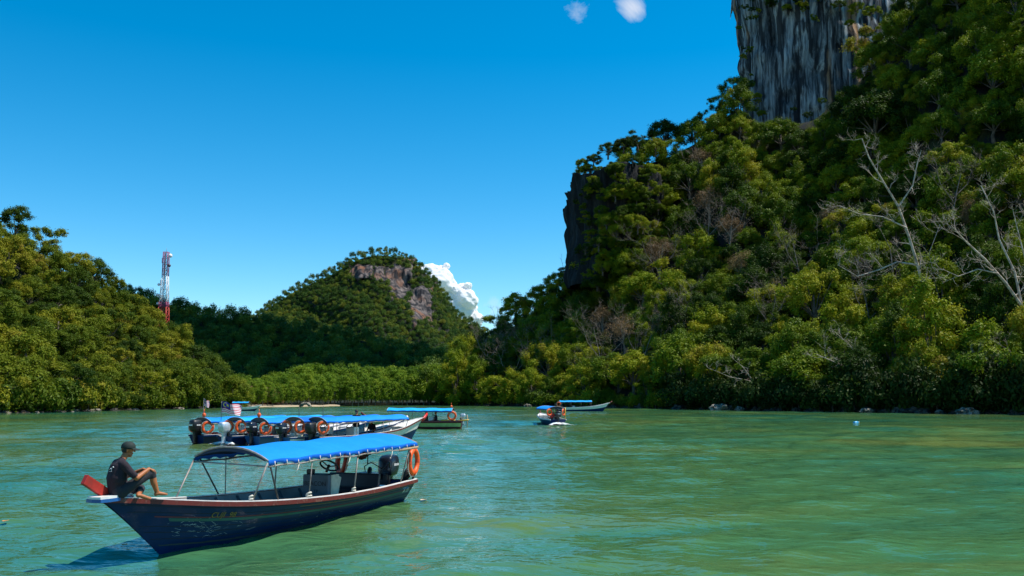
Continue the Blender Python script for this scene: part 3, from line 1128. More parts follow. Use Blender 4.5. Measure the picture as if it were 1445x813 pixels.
print('TREES', len(trees), len(chosen), len(mass['L']), len(mass['R']))


def off_faces(px, py):
    for a, b, c, d in FACES:
        ax, ay = (a + b) / 2, (c + d) / 2
        if ((px - ax) / (b - a) * 2) ** 2 + ((py - ay) / (d - c) * 2) ** 2 < 0.42: return True
    return False


for px, py, s, k in [(196, 410, 1.3, 0), (213, 416, 1.4, 1), (222, 421, 1.1, 2), (250, 428, 1.6, 0), (272, 431, 1.7, 1), (290, 436, 1.3, 2), (312, 438, 1.2, 0), (338, 441, 1.3, 1)]:
    d = float(np.interp(px, ridge.xs, ridge.cd))
    p = at_depth(px, py + 16, d - 2)
    far_k[k].place('skyline_tree', p, px, s, ('small' if s < 1.25 else 'large') + ' dark round tree on the low ridge ' + ('behind the radio tower' if px < 260 else 'between radio tower and peak'), 'tree', 'trees on the ridge skyline')
pts = [(p, r.uniform(0, 6.28), s, int(r.integers(3)), r.uniform(.8, 1.1)) for p, s in ridge.scatter(16000, 3.6, 41, smul=0.72)]
massed('ridge_forest', far_k, pts, 'shaded forest on the low dark ridge before the peak', 'forest')
pts = [(p, r.uniform(0, 6.28), s, int(r.integers(3)), r.uniform(.8, 1.1)) for p, s in peak.scatter(45000, 3.1, 42, off_faces, pxlim=(330, 760), smul=0.56)]
massed('peak_forest', far_k, pts, 'green forest covering the distant rocky peak', 'forest')

# mangroves along the far shore
mass_m = []
for row in range(5):
    px = 296 + 6 * row
    while px < 632:
        y = float(np.interp(px, bx, by))
        p = at_z(px, y)
        q = p * (1 + (3 + row * 7 + r.uniform(-2, 2)) / p.y)
        low = 0.8 if px < 395 else 1.0
        s = r.uniform(0.78, 1.08) * low * (0.82 + 0.08 * row) * float(np.interp(px, [395, 470, 620], [0.9, 1.0, 1.0]))
        k = mangs[int(r.integers(3))]
        if row < 3:
            k.place('mangrove_tree', (q.x, q.y, 0.2), r.uniform(0, 6.28), s,
                    'bright green upright mangrove tree standing along the far shore' if px >= 395 else 'low yellow-green mangrove behind the far sandy beach', 'tree',
                    'mangroves along the far shore' if px >= 395 else 'low mangroves behind the beach', r.uniform(.9, 1.1))
        else:
            mass_m.append((np.array((q.x, q.y, 0.3)), r.uniform(0, 6.28), s * 1.1, int(r.integers(3)), 1.0))
        px += r.uniform(6, 10) if row < 3 else 7
massed('mangrove_belt', mangs, mass_m, 'green mangrove belt behind the far shoreline', 'forest')
for (px, py, s) in [(352, 571.5, 1.3), (364, 571, 1.5), (372, 572, 1.2), (386, 572, 1.0), (330, 573, 1.2)]:
    p = at_z(px, 574.2) * 1.02
    rust_k.place('bush', (p.x, p.y, 0.3), r.uniform(0, 6), s * 1.5, 'rusty brown dry bush at the back of the sandy beach', 'bush', 'rusty bushes behind the beach')


# ------------------------------------------------------------------ leafless trees
def grow(seed, base, paths, mbs, spread=0.9, twigs=5, levels=3, r0=0.28, seglen=1.0, upturn=0.15, wander=0.35):
    rr = random.Random(seed)

    def branch(p, d, ln, rad, lev):
        n = 5 if lev < levels else 4
        pts, rs = [p], [rad]
        q = Vector(p)
        dd = d.normalized()
        for i in range(n):
            dd = (dd + Vector((rr.gauss(0, wander), rr.gauss(0, wander), rr.gauss(0, wander) + upturn)) * 0.6).normalized()
            q = q + dd * (ln / n)
            pts.append(q.copy())
            rs.append(rad * (1 - 0.8 * (i + 1) / n))
        mbs[1 if lev > 1 else 0].tube(pts, rs, 5 if lev < 2 else 3, caps=False)
        if lev < levels:
            for j in range(twigs if lev else twigs + 1):
                t = rr.uniform(0.3, 1.0)
                k = min(int(t * n), n - 1)
                pp = pts[k].lerp(pts[k + 1], t * n - k)
                nd = (pts[k + 1] - pts[k]).normalized()
                side = Vector((rr.gauss(0, 1), rr.gauss(0, 1), rr.gauss(0, .7) + 0.2)).normalized()
                branch(pp, (nd * 0.7 + side * spread).normalized(), ln * rr.uniform(0.4, 0.65), max(rs[k] * 0.6, 0.02), lev + 1)
    for path, rad in paths:
        pts = [Vector(q) for q in path]
        n = len(pts)
        rs = [rad * (1 - 0.72 * i / (n - 1)) for i in range(n)]
        mbs[0].tube(pts, rs, 7, caps=False)
        for i in range(1, n):
            for j in range(2 if i < n - 1 else 3):
                nd = (pts[i] - pts[i - 1]).normalized()
                side = Vector((rr.gauss(0, 1), rr.gauss(0, .8), rr.gauss(0, .8) + 0.3)).normalized()
                branch(pts[i].lerp(pts[i - 1], rr.uniform(0, .6)), nd * 0.6 + side * spread, seglen * rr.uniform(0.6, 1.25), max(rs[i] * 0.5, 0.03), 1)


def bare_tree(label, anchor, depth, pxpaths, seed, mat, seglen, group=None, twigs=4, levels=3):
    """limbs follow the photographed outline; each stands at its own depth on the slope"""
    base = Vector(at_depth(*anchor, depth))
    rr = random.Random(seed)
    paths = []
    for pp, rad, d0, d1 in pxpaths:
        n = len(pp)
        dd = [depth + d0 + (d1 - d0) * i / (n - 1) + (rr.uniform(-.4, .4) if 0 < i else 0) for i in range(n)]
        paths.append(([Vector(at_depth(x, y, d)) - base for (x, y), d in zip(pp, dd)], rad))
    if depth < 280:      # the butt of the trunk, rooted in the slope behind
        root = right.at(*anchor) - base
        paths.append(([root + Vector((0, .5, -.6)), root * .5 + Vector((0, 0, -.3)), Vector((0, 0, 0))], pxpaths[0][1] * 1.3))
    e = empty('bare_tree', base)
    mbs = (MB(), MB())
    grow(seed, base, paths, mbs, seglen=seglen, twigs=twigs, levels=levels)
    mbs[0].build('trunk', mat, e)
    tag(mbs[1].build('branches', M['greybark'] if mat is M['greybark'] else mat, e), kind='stuff')
    return tag(e, label, 'tree', group)


def front(px, py, dd=6.0):
    return float(right.at(px, py).y) - dd


bare_tree('tall pale leafless tree with a long crooked trunk leaning from the right hillside', (1318, 478), front(1310, 420, 9),
          [([(1320, 482), (1308, 425), (1296, 378), (1284, 338), (1268, 292), (1246, 256), (1226, 222), (1216, 195)], .34, 0, -3),
           ([(1294, 374), (1266, 370), (1240, 381), (1210, 390), (1182, 374)], .20, -.5, -3),
           ([(1268, 292), (1288, 262), (1294, 232), (1300, 212)], .16, -1.8, -1),
           ([(1280, 322), (1246, 306), (1212, 302), (1184, 290)], .15, -1.5, 0),
           ([(1320, 482), (1312, 440), (1306, 400), (1312, 355), (1326, 318)], .15, 1, 3)], 5, M['palebark'], 3.6, twigs=5)
bare_tree('pale leafless tree forking wide over the right shore', (1462, 500), front(1445, 440, 9),
          [([(1462, 500), (1442, 432), (1418, 398), (1390, 366), (1362, 340), (1342, 318)], .30, 0, -3),
           ([(1442, 432), (1432, 384), (1410, 338), (1402, 298), (1384, 262)], .22, -.5, 1),
           ([(1408, 386), (1380, 380), (1352, 390), (1330, 380)], .14, -1.5, -3),
           ([(1462, 470), (1456, 400), (1440, 340), (1430, 300)], .18, 1, 2)], 8, M['palebark'], 3.2, twigs=5)
bare_tree('low pale leafless tree reaching out over the dark bank', (1258, 556), front(1240, 540, 8),
          [([(1258, 556), (1232, 544), (1206, 524), (1180, 512), (1152, 500)], .20, 0, -4),
           ([(1222, 536), (1214, 508), (1200, 488), (1180, 470)], .12, -1, 0)], 11, M['palebark'], 2.4)
bare_tree('thin slanting dead trunk at the foot of the right hillside', (1078, 566), front(1075, 560, 6),
          [([(1080, 566), (1064, 540), (1050, 520), (1042, 512)], .13, 0, -2),
           ([(1062, 538), (1030, 532), (1002, 520)], .07, 0, -2)], 13, M['palebark'], 1.6)
bare_tree('leafless grey tree half hidden behind the tall pale one', (1296, 480), front(1270, 430, 6),
          [([(1282, 478), (1262, 430), (1244, 396), (1220, 370)], .14, 0, 1), ([(1270, 450), (1262, 400), (1256, 350), (1240, 320)], .12, 1, 2)], 17, M['greybark'], 3.2, twigs=5)
bare_tree('spidery leafless tree at the edge of the dark bank', (1460, 540), front(1440, 520, 4),
          [([(1470, 545), (1440, 525), (1405, 515), (1376, 508)], .14, 0, -3), ([(1440, 525), (1425, 495), (1400, 480)], .10, 0, -2)], 19, M['greybark'], 2.4)


def brush(label, px, py, hpx, seed, mat=None, lean=0.0, group=None, dd=5.0):
    d = front(px, py, dd)
    p = [([(px, py), (px + lean * hpx * .3, py - hpx * .35), (px + lean * hpx * .7, py - hpx * .7)], .17, 0, 0),
         ([(px, py - hpx * .2), (px - hpx * .22, py - hpx * .5), (px - hpx * .3, py - hpx * .75)], .11, 0, -1),
         ([(px, py - hpx * .25), (px + hpx * .25, py - hpx * .5), (px + hpx * .32, py - hpx * .72)], .11, 0, 1)]
    return bare_tree(label, (px, py), d, p, seed, mat or M['greybark'], hpx * d / FPX * 0.42, group, twigs=5)


GB = 'grey leafless trees among the right hillside trees'
for k, (px, py, h, ln) in enumerate([(930, 400, 80, .1), (852, 535, 105, -.2), (905, 520, 70, .3), (756, 535, 75, .2), (1000, 350, 70, 0), (1030, 345, 60, .1), (690, 520, 60, -.1), (1085, 470, 70, .2), (990, 260, 50, 0),
                                     (1130, 400, 80, -.2), (960, 480, 70, .2), (722, 545, 60, .3), (1230, 470, 90, -.2), (1345, 300, 80, .2)]):
    brush('grey-brown twiggy leafless tree among the green right hillside trees', px, py, h, 40 + k, None, ln, GB)
bare_tree('small bare tree on the skyline beside the cumulus cloud', (702, 462), 286, [([(702, 470), (701, 448), (703, 432)], .10, 0, 0), ([(702, 456), (697, 442), (694, 434)], .06, 0, 0)], 71, M['greybark'], 1.6, twigs=3, levels=2)
bare_tree('reddish leafless tree on the skyline below the dark cliff', (797, 392), 290, [([(797, 395), (795, 378), (792, 366)], .11, 0, 0), ([(797, 390), (804, 374), (808, 364)], .08, 0, 0)], 72, M['greybark'], 2.0, twigs=4, levels=2)
for k, (px, py, s) in enumerate(DRY):
    p = right.at(px, py) + Vector((0, -1.2, 0.2))
    dryk[k % 2].place('dry_tree', p, k * 1.3, s * 0.95, 'brownish half-bare tree among the green trees of the right hillside', 'tree', 'brownish dry trees on the right hillside')
p = right.at(1405, 262) + Vector((0, -1.5, .5))
yel_k.place('yellow_tree', p, 1.0, 1.05, 'bright yellow-leaved tree on the right hillside above the pale leafless one', 'tree')


# bushes overhanging the water
C = lobes(363, 16, 1.6, 0.9, 1.0, 0.7, 'dome')
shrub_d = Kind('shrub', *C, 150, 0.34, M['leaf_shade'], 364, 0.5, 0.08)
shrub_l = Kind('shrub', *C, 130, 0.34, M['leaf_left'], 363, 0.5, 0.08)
for hill, kk, lo, hi, st, lab, grp in ((right, shrub_k, 620, 960, 15, 'dark green bush overhanging the waterline under the right hillside', 'bushes along the right shore'), (right, shrub_d, 955, 1640, 9, 'dark-leaved bush with shade painted in overhanging the rocks of the dark right bank', 'dark bushes on the right bank'), (left, shrub_l, -80, 325, 8, 'olive bush overhanging the waterline under the sunny slope', 'bushes along the sunny shore')):
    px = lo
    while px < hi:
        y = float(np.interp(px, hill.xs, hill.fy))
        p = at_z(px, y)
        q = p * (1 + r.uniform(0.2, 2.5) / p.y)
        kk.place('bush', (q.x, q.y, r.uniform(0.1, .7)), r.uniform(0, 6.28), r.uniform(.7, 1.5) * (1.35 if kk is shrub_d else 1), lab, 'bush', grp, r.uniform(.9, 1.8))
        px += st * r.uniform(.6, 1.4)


# ------------------------------------------------------------------ rocks on the shores
def boulder_mesh(seed, mat, sub=3, amp=0.5):
    bm = bmesh.new()
    bmesh.ops.create_icosphere(bm, subdivisions=sub, radius=1.0)
    for v in bm.verts:
        n = v.co.normalized()
        k = mnoise.fractal(n * 1.3 + Vector((seed, 0, 0)), 0.9, 2.0, 4) * amp
        c = mnoise.cell(n * 2.0 + Vector((seed, 3, 1))) * 0.12
        v.co = n * (1 + k + c)
        v.co.z *= 0.72
    me = bpy.data.meshes.new('boulder')
    bm.to_mesh(me)
    bm.free()
    me.materials.append(mat)
    return me


bd = [boulder_mesh(q * 3.7 + 1, M['shorerock']) for q in range(4)]
bp_ = [boulder_mesh(q * 3.7 + 20, M['palerock']) for q in range(3)]
rr = random.Random(9)
for px in list(np.linspace(640, 1600, 90)):
    px += rr.uniform(-5, 5)
    y = float(np.interp(px, right.xs, right.fy))
    p = at_z(px, y + rr.uniform(-.3, .25))
    o = link('boulder', bd[rr.randrange(4)])
    s = rr.uniform(0.4, 1.2)
    o.location = (p.x, p.y, 0.05)
    o.scale = (s * rr.uniform(.8, 1.5), s, s * rr.uniform(.6, 1.0))
    o.rotation_euler = (0, 0, rr.uniform(0, 6))
    tag(o, 'dark wet boulder at the waterline of the right hillside', 'boulder', 'dark boulders along the right shore')
for k, (px, w, lb) in enumerate([(1012, 1.5, 'large pale boulder with an ochre side at the foot of the right hillside'), (1040, .9, 'small brownish boulder beside the large pale one'), (1352, 1.3, 'wide pale rock slab on the dark right bank'),
                                 (1215, .8, 'low pale rock below the low leafless tree'), (1315, .6, 'small pale stone left of the wide rock slab'), (745, .9, 'pale stone on the shore below the far end of the right hillside')]):
    y = float(np.interp(px, right.xs, right.fy))
    p = at_z(px, y + 0.25)
    o = link('boulder', bp_[k % 3])
    o.location = (p.x, p.y - 2.2, 0.22)
    o.scale = (w * 1.15, w * .8, w * .75)
    o.rotation_euler = (0, 0, k * 1.1)
    tag(o, lb, 'boulder')
for px in np.linspace(-60, 300, 34):
    px += rr.uniform(-4, 4)
    y = float(np.interp(px, left.xs, left.fy))
    p = at_z(px, y + rr.uniform(-.1, .2))
    o = link('boulder', (bd + bp_)[rr.randrange(6)])
    s = rr.uniform(.3, .8)
    o.location = (p.x, p.y, 0.02)
    o.scale = (s * 1.3, s, s * .7)
    o.rotation_euler = (0, 0, rr.uniform(0, 6))
    tag(o, 'small shore boulder under the olive-green slope', 'boulder', 'small boulders along the left shore')
# arched pale rock on the beach
p = at_z(430, 574.0)
mb = MB().torus(1.15, 0.55, Matrix.Rotation(R(90), 4, 'X'), n=22, k=9, a0=R(-8), a1=R(188))
for i, v in enumerate(mb.v):
    q = Vector(v)
    q += Vector((1, .6, .5)) * (0.22 * mnoise.noise(q * 0.9 + Vector((4, 2, 1))))
    mb.v[i] = (q.x, q.y, q.z * 0.6)
o = mb.build('rock_arch', M['palerock'])
o.location = (p.x, p.y + 1.0, 0.15)
tag(o, 'pale arched rock with a dark hollow on the far beach', 'rock')

# ================================================================== RADIO TOWER
def radio_tower():
    px = 229
    D = 240.0
    z0 = zat(px, 478, D)
    base = Vector(at_depth(px, 478, D))
    ztop = zat(px, 356, D) - z0
    e = empty('radio_tower', base)
    wb, wt = 1.35, 0.62
    red = paint('tower_red', (0.50, 0.045, 0.025), 0.5, wear=0.4)
    pur = paint('tower_faded_red', (0.36, 0.07, 0.16), 0.5, wear=0.4)
    wht = paint('tower_white', (0.78, 0.78, 0.80), 0.5, wear=0.2)
    bands = [(0.0, 0.10, wht), (0.10, 0.36, red), (0.36, 0.42, pur), (0.42, 0.72, wht), (0.72, 1.0, pur)]
    half = lambda t: wb + (wt - wb) * min(1, t / 0.75)
    cor = [(-1, -1), (1, -1), (1, 1), (-1, 1)]
    pt = lambda c, t: Vector((c[0] * half(t), c[1] * half(t), t * ztop))
    for a, b, m in bands:
        n = max(2, int(round((b - a) * 15)))
        sec = MB()
        for q in range(4):
            MB().tube([pt(cor[q], a), pt(cor[q], b)], 0.11, 5).build('leg', m, e)
        for k in range(n):
            t0, t1 = a + (b - a) * k / n, a + (b - a) * (k + 1) / n
            for q in range(4):
                c0, c1 = cor[q], cor[(q + 1) % 4]
                sec.tube([pt(c0, t0), pt(c1, t1)], 0.05, 4, caps=False)
                sec.tube([pt(c1, t0), pt(c0, t1)], 0.05, 4, caps=False)
                sec.tube([pt(c0, t1), pt(c1, t1)], 0.06, 4, caps=False)
        tag(sec.build('bracing', m, e), kind='stuff')
    lad = MB().tube([(0, -wb * .5, 0), (0, -wt * .5, ztop)], 0.09, 4)
    lad.build('cable_ladder', M['darkpipe'], e)
    for (x, t, rr_, m) in [(1.25, 0.955, .55, wht), (1.05, 0.84, .45, M['darkpipe']), (-1.5, 0.62, .38, wht), (-1.7, 0.50, .42, wht), (-1.6, 0.40, .34, wht)]:
        d = MB().lathe([(0.02, 0.0), (rr_ * .5, 0.05), (rr_ * .9, 0.16), (rr_, 0.3), (rr_ * .97, 0.45), (0.03, 0.5)], 16, Matrix.Translation((x, -0.4, t * ztop)) @ Matrix.Rotation(R(90), 4, 'X') @ Matrix.Rotation(R(25), 4, 'Y'))
        d.tube([(x * 0.45, 0, t * ztop), (x, -0.3, t * ztop)], 0.06, 4)
        d.build('dish', m, e)
    for (x, t) in [(-1.0, .64), (-0.9, .56), (1.0, .66), (0.9, .93), (-.85, .9)]:
        MB().box((x, -0.5, t * ztop), (0.22, 0.14, 1.5), bev=0.03).build('panel_antenna', wht, e)
    MB().tube([(0, 0, ztop), (0, 0, ztop + 1.2)], 0.04, 5).build('lightning_rod', M['steel'], e)
    MB().box((0, 0, -2.5), (3.4, 3.4, 5.2), bev=.1).build('footing', M['palerock'], e)
    tag(e, 'red and white lattice radio tower with dishes behind the olive-green slope', 'tower')


radio_tower()

# ================================================================== BOATS
def interp(x, pts):
    return float(np.interp(x, [p[0] for p in pts], [p[1] for p in pts]))


class Hull:
    def __init__(s, L, B, sheer, rake=1.5, keel=-0.3, tr=0.72, blunt=2.4):
        s.L, s.B, s.sheer, s.rake, s.keel, s.tr, s.blunt = L, B, sheer, rake, keel, tr, blunt

    def g(s, t):
        ts, zs = zip(*s.sheer)
        # smooth sheer
        return float(np.mean([np.interp(min(max(t + k * 0.03, 0), 1), ts, zs) for k in (-2, -1, 0, 1, 2)]))

    def b(s, t):
        if t < 0.42:
            return s.B / 2 * (s.tr + (1 - s.tr) * math.sin(t / 0.42 * math.pi / 2))
        u = min(1.0, (t - 0.42) / 0.58)
        return max(0.025, s.B / 2 * (1 - u ** s.blunt) ** 0.95)

    def pt(s, t, h, side=1, out=0.0, dz=0.0):
        h = min(1.0, max(0.0, h))
        t = min(1.0, max(0.0, t))
        g = s.g(t)
        z = s.keel + (g - s.keel) * h
        x = t * s.L
        u = max(0.0, (t - 0.62) / 0.38)
        x -= s.rake * u ** 1.7 * (1 - h) ** 0.9
        if t < 0.12: x -= 0.22 * h * (1 - t / 0.12)
        ex = 0.36 + 0.5 * t ** 2
        y = s.b(t) * (h ** ex) * (0.90 + 0.10 * h)
        return Vector((x, side * (y + out), z + dz))

    def ts(s, n=34, t0=0.0, t1=1.0):
        return [t0 + (t1 - t0) * (i / (n - 1)) for i in range(n)]

    def shell(s, out=0.0, h0=0.0, h1=1.0, nh=11, n=40, t0=0.0, t1=1.0):
        mb = MB()
        for side in (1, -1):
            rows = [[s.pt(t, h0 + (h1 - h0) * j / (nh - 1), side, out) for j in range(nh)] for t in s.ts(n, t0, t1)]
            mb.loft(rows, flip=(side < 0))
        return mb


def boat_base(e, H, hullm, inm, gunm, capm, floorm, deckm, deck_from=0.80, deck_dz=-0.03, gw=0.07, ribs=True, rib_m=None):
    mb = H.shell()
    row = [H.pt(0, h / 10, 1) for h in range(11)] + [H.pt(0, h / 10, -1) for h in range(10, -1, -1)]
    mb.add(row, [tuple(range(len(row)))])
    mb.build('hull', hullm, e)
    # inner skin, 5 cm inside the outer one, down to the floor boards
    mi = MB()
    for side in (1, -1):
        rows = []
        for t in H.ts(34, 0.012, 0.97):
            g = H.g(t)
            hf = (0.08 - H.keel) / (g - H.keel)
            rows.append([H.pt(t, hf + (1 - hf) * j / 6, side, -min(0.05, H.b(t) * .5)) for j in range(7)])
        mi.loft(rows, flip=(side > 0))
    mi.build('inner_hull', inm, e)
    rows = []
    for t in H.ts(30, 0.012, 0.95):
        hf = (0.09 - H.keel) / (H.g(t) - H.keel)
        rows.append([H.pt(t, hf, -1, -0.04), Vector((H.pt(t, hf).x, 0, 0.09)), H.pt(t, hf, 1, -0.04)])
    MB().loft(rows, flip=True).build('floor', floorm, e)
    for side in (1, -1):
        q, c = MB(), MB()
        for mbx, o0, o1, z0, z1 in ((q, -gw * .55, gw * .55, -0.062, 0.012), (c, -gw * .62, gw * .3, 0.014, 0.03)):
            rows = []
            for t in H.ts(40, 0.0, 1.0):
                p = H.pt(t, 1, side)
                k = min(1.0, H.b(t) / 0.12)
                y = lambda o: Vector((p.x, p.y + side * o * (k if o < 0 else 1), 0))
                rows.append([Vector((p.x, y(o0).y, p.z + z0)), Vector((p.x, y(o1).y, p.z + z0)), Vector((p.x, y(o1).y, p.z + z1)), Vector((p.x, y(o0).y, p.z + z1)), Vector((p.x, y(o0).y, p.z + z0))])
            mbx.loft(rows, smooth=False, flip=(side > 0))
            for rw in (rows[0], rows[-1]):
                mbx.add(rw[:4], [(0, 1, 2, 3)])
        q.build('gunwale', gunm, e)
        c.build('gunwale_cap', capm, e)
    # foredeck
    rows = []
    for t in H.ts(14, deck_from, 0.985):
        p, q = H.pt(t, 1, 1, -min(0.05, H.b(t) * .4)), H.pt(t, 1, -1, -min(0.05, H.b(t) * .4))
        z = deck_dz
        rows.append([q + Vector((0, 0, z)), (p + q) / 2 + Vector((0, 0, z + 0.03)), p + Vector((0, 0, z))])
    a, b = rows[0][0], rows[0][2]
    hf = (0.12 - H.keel) / (H.g(deck_from) - H.keel)
    yb = H.pt(deck_from, hf, 1, -.06).y
    d = MB().loft(rows, flip=True)
    d.add([a, b, Vector((b.x, yb, 0.12)), Vector((a.x, -yb, 0.12))], [(0, 1, 2, 3)])
    d.build('foredeck', deckm, e)
    if ribs:
        for t in np.linspace(0.1, deck_from - 0.04, 9):
            for side in (1, -1):
                hf = (0.10 - H.keel) / (H.g(t) - H.keel)
                pp = [H.pt(t, hf + (0.97 - hf) * j / 4, side, -0.075) for j in range(5)]
                MB().tube(pp, 0.03, 4).build('rib', rib_m or inm, e)


def canopy(e, x0, x1, w, ze, crown, tarpm, lining, hem=True, zslope=0.0, taper=0.0, valance=None, pipes=None, name='canopy', skew=0.0):
    """arched tarpaulin on a pipe frame; x0 rear, x1 front"""
    nx, ny = 26, 15
    pipes = pipes or M['steel']

    def P(u, v, off=0.0):
        x = x0 + (x1 - x0 + skew * (1 - v)) * u
        wy = w * (1 - taper * u)
        y = wy * (2 * v - 1)
        sag = -0.032 * math.sin(u * math.pi * 3) ** 2 * (1 - abs(2 * v - 1)) - 0.012 * math.sin(u * math.pi * 3) ** 2
        z = ze + zslope * u + crown * (1 - abs(2 * v - 1) ** 2.2) + sag + 0.01 * math.sin(u * 37 + v * 5) * abs(2 * v - 1) + off
        return Vector((x, y, z))
    rows = [[P(i / (nx - 1), j / (ny - 1)) for j in range(ny)] for i in range(nx)]
    c = MB().loft(rows, flip=True).build(name, tarpm, e)
    rows = [[P(i / (nx - 1), j / (ny - 1), -0.012) for j in range(ny)] for i in range(nx)]
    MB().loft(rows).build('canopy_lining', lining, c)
    if hem:
        for v, sg in ((0, -1), (1, 1)):
            rows = []
            for i in range(nx * 2):
                p = P(i / (nx * 2 - 1), v)
                q = 0.075 + 0.02 * math.sin(i * 1.9)
                rows.append([p + Vector((0, sg * 0.004, 0)), p + Vector((0, sg * 0.03, -q)), p + Vector((0, sg * 0.015, -q)), p + Vector((0, -sg * 0.004, -0.004))])
            MB().loft(rows).build('hem', M['hem'], c)
    fr = MB()
    for v in (0, 1):
        sg = 2 * v - 1
        fr.tube([P(i / 12, v, -0.11) + Vector((0, sg * 0.01, 0)) for i in range(13)], 0.019, 6)
    MBs = fr.build('side_rail', pipes, e)
    for u in (0.0, 0.33, 0.66, 1.0):
        MB().tube([P(u, j / 12, -0.028 if 0 < u < 1 else -0.005) + Vector((0.012 if u == 1 else (-0.012 if u == 0 else 0), 0, 0)) for j in range(13)], 0.02, 6).build('arch_pipe', pipes, e)
    if valance:
        u, m, drop = valance
        rows = []
        for j in range(ny):
            v = 0.03 + 0.94 * j / (ny - 1)
            p = P(u, v, -0.03)
            zz = ze + zslope * u - 0.05 + drop * (1 - abs(2 * v - 1) ** 2.2)
            rows.append([p, Vector((p.x + (0.01 if u > .5 else -0.01), p.y, min(zz, p.z - 0.005)))])
        mv = MB().loft(rows)
        rows2 = [[q + Vector((0.012, 0, 0)) for q in rw] for rw in rows]
        mv.loft(rows2, flip=True)
        mv.build('valance', m, c)
    return P


def outboard(e, x, y, z, cowlm, decal=None, sc=1.0, tilt=0.0):
    """outboard motor clamped to the transom: cowl on top, leg into the water, propeller"""
    o = empty('outboard_motor', (x, y, z), 0, e)
    o.rotation_euler = (0, R(tilt), 0)
    o.scale = (sc,) * 3
    def rr(cx, hx, hy, zz, n=20):
        out = []
        for k in range(n):
            a = 2 * math.pi * k / n
            ca, sa = math.cos(a), math.sin(a)
            out.append(Vector((cx + hx * math.copysign(abs(ca) ** 0.55, ca), hy * math.copysign(abs(sa) ** 0.55, sa), zz)))
        return out + [out[0]]
    prof = [(-.10, .14, .10, .06), (-.11, .22, .17, .10), (-.12, .26, .19, .20), (-.12, .26, .19, .22), (-.13, .265, .195, .24), (-.14, .26, .19, .40), (-.15, .245, .175, .48), (-.16, .20, .14, .53), (-.16, .11, .08, .55)]
    rows = [rr(*p) for p in prof]
    m = MB().loft(rows)
    m.add(rows[-1][:-1], [tuple(range(20))])
    m.add(rows[0][:-1], [tuple(range(19, -1, -1))])
    c = m.build('cowl', cowlm, o)
    if decal:
        d = MB()
        for s in (1, -1):
            for k, (w, hh) in enumerate(((.05, .05), (.035, .05), (.05, .05), (.03, .05))):
                d.box((-.23 + k * .058, s * .197, .33), (w * .8, .004, hh), bev=0)
        d.box((-.405, 0, .33), (.004, .2, .05))
        d.build('decal', decal, c)
    rows = [rr(*p) for p in [(-.12, .15, .085, .08), (-.12, .12, .07, -.05), (-.13, .10, .05, -.35), (-.14, .12, .03, -.5), (-.15, .15, .02, -.62)]]
    m = MB().loft(rows)
    m.box((-.2, 0, -.40), (.34, .2, .02), bev=.006)
    m.tube([(-.36, 0, -.52), (-.25, 0, -.52), (.02, 0, -.52), (.08, 0, -.52)], [.03, .055, .05, .012], 10)
    m.build('leg', cowlm, o)
    p = MB()
    for k in range(3):
        a = k * 2 * math.pi / 3
        p.add([Vector((-.37, .03 * math.cos(a), -.52 + .03 * math.sin(a))), Vector((-.36, .12 * math.cos(a + .4), -.52 + .12 * math.sin(a + .4))), Vector((-.40, .13 * math.cos(a + .9), -.52 + .13 * math.sin(a + .9))), Vector((-.41, .04 * math.cos(a + 1), -.52 + .04 * math.sin(a + 1)))], [(0, 1, 2, 3)])
    p.build('propeller', M['steel'], o)
    b = MB().box((.05, 0, 0.0), (.08, .26, .22), bev=.01).box((.11, .08, .06), (.05, .05, .14), bev=.01).box((.11, -.08, .06), (.05, .05, .14), bev=.01)
    b.build('clamp_bracket', M['black'], o)
    return o


M['band'] = paint('life_ring_band', (0.62, 0.06, 0.01), 0.5, wear=0.3)


def life_ring(world_pos, rot, label, group=None, Rm=0.29, r=0.075, m=None):
    e = empty('life_ring', world_pos)
    e.rotation_euler = rot
    MB().torus(Rm, r, n=32, k=12, flat=0.8).build('ring', m or M['orange'], e)
    rp = MB()
    pts = []
    for i in range(33):
        a = 2 * math.pi * i / 32
        q = Rm + r * (1.05 + 0.45 * abs(math.sin(a * 2)))
        pts.append((q * math.cos(a), q * math.sin(a), 0.0))
    rp.tube(pts[:-1], 0.011, 5, closed=True)
    rp.build('grab_rope', M['rope'], e)
    for k in range(4):
        a = R(90 * k)
        Mx = Matrix.Rotation(a, 4, 'Z') @ Matrix.Translation((Rm, 0, 0)) @ Matrix.Rotation(R(90), 4, 'X')
        mb = MB().lathe([(r * 1.04, -.04), (r * 1.04, .04)], 14, Mx, caps=False)
        for i, v in enumerate(mb.v):
            mb.v[i] = (v[0], v[1], v[2] * 0.82)
        mb.build('band', M['orangered'] if m else M['band'], e)
    return tag(e, label, 'life ring', group)


def wpos(e, p):
    return e.matrix_basis @ Vector(p)


def text_obj(name, s, size, mat, parent, Mx, ext=0.002):
    cu = bpy.data.curves.new(name, 'FONT')
    cu.body = s
    cu.size = size
    cu.extrude = ext
    cu.align_x = 'CENTER'
    cu.align_y = 'CENTER'
    o = bpy.data.objects.new(name, cu)
    col.objects.link(o)
    dg = bpy.context.evaluated_depsgraph_get()
    me = bpy.data.meshes.new_from_object(o.evaluated_get(dg))
    bpy.data.objects.remove(o)
    me.transform(Mx)
    me.materials.clear()
    me.materials.append(mat)
    return link(name, me, parent)


def basis(origin, xa, ya):
    xa, ya = Vector(xa).normalized(), Vector(ya).normalized()
    za = xa.cross(ya).normalized()
    ya = za.cross(xa)
    m = Matrix((xa, ya, za)).transposed().to_4x4()
    m.translation = origin
    return m


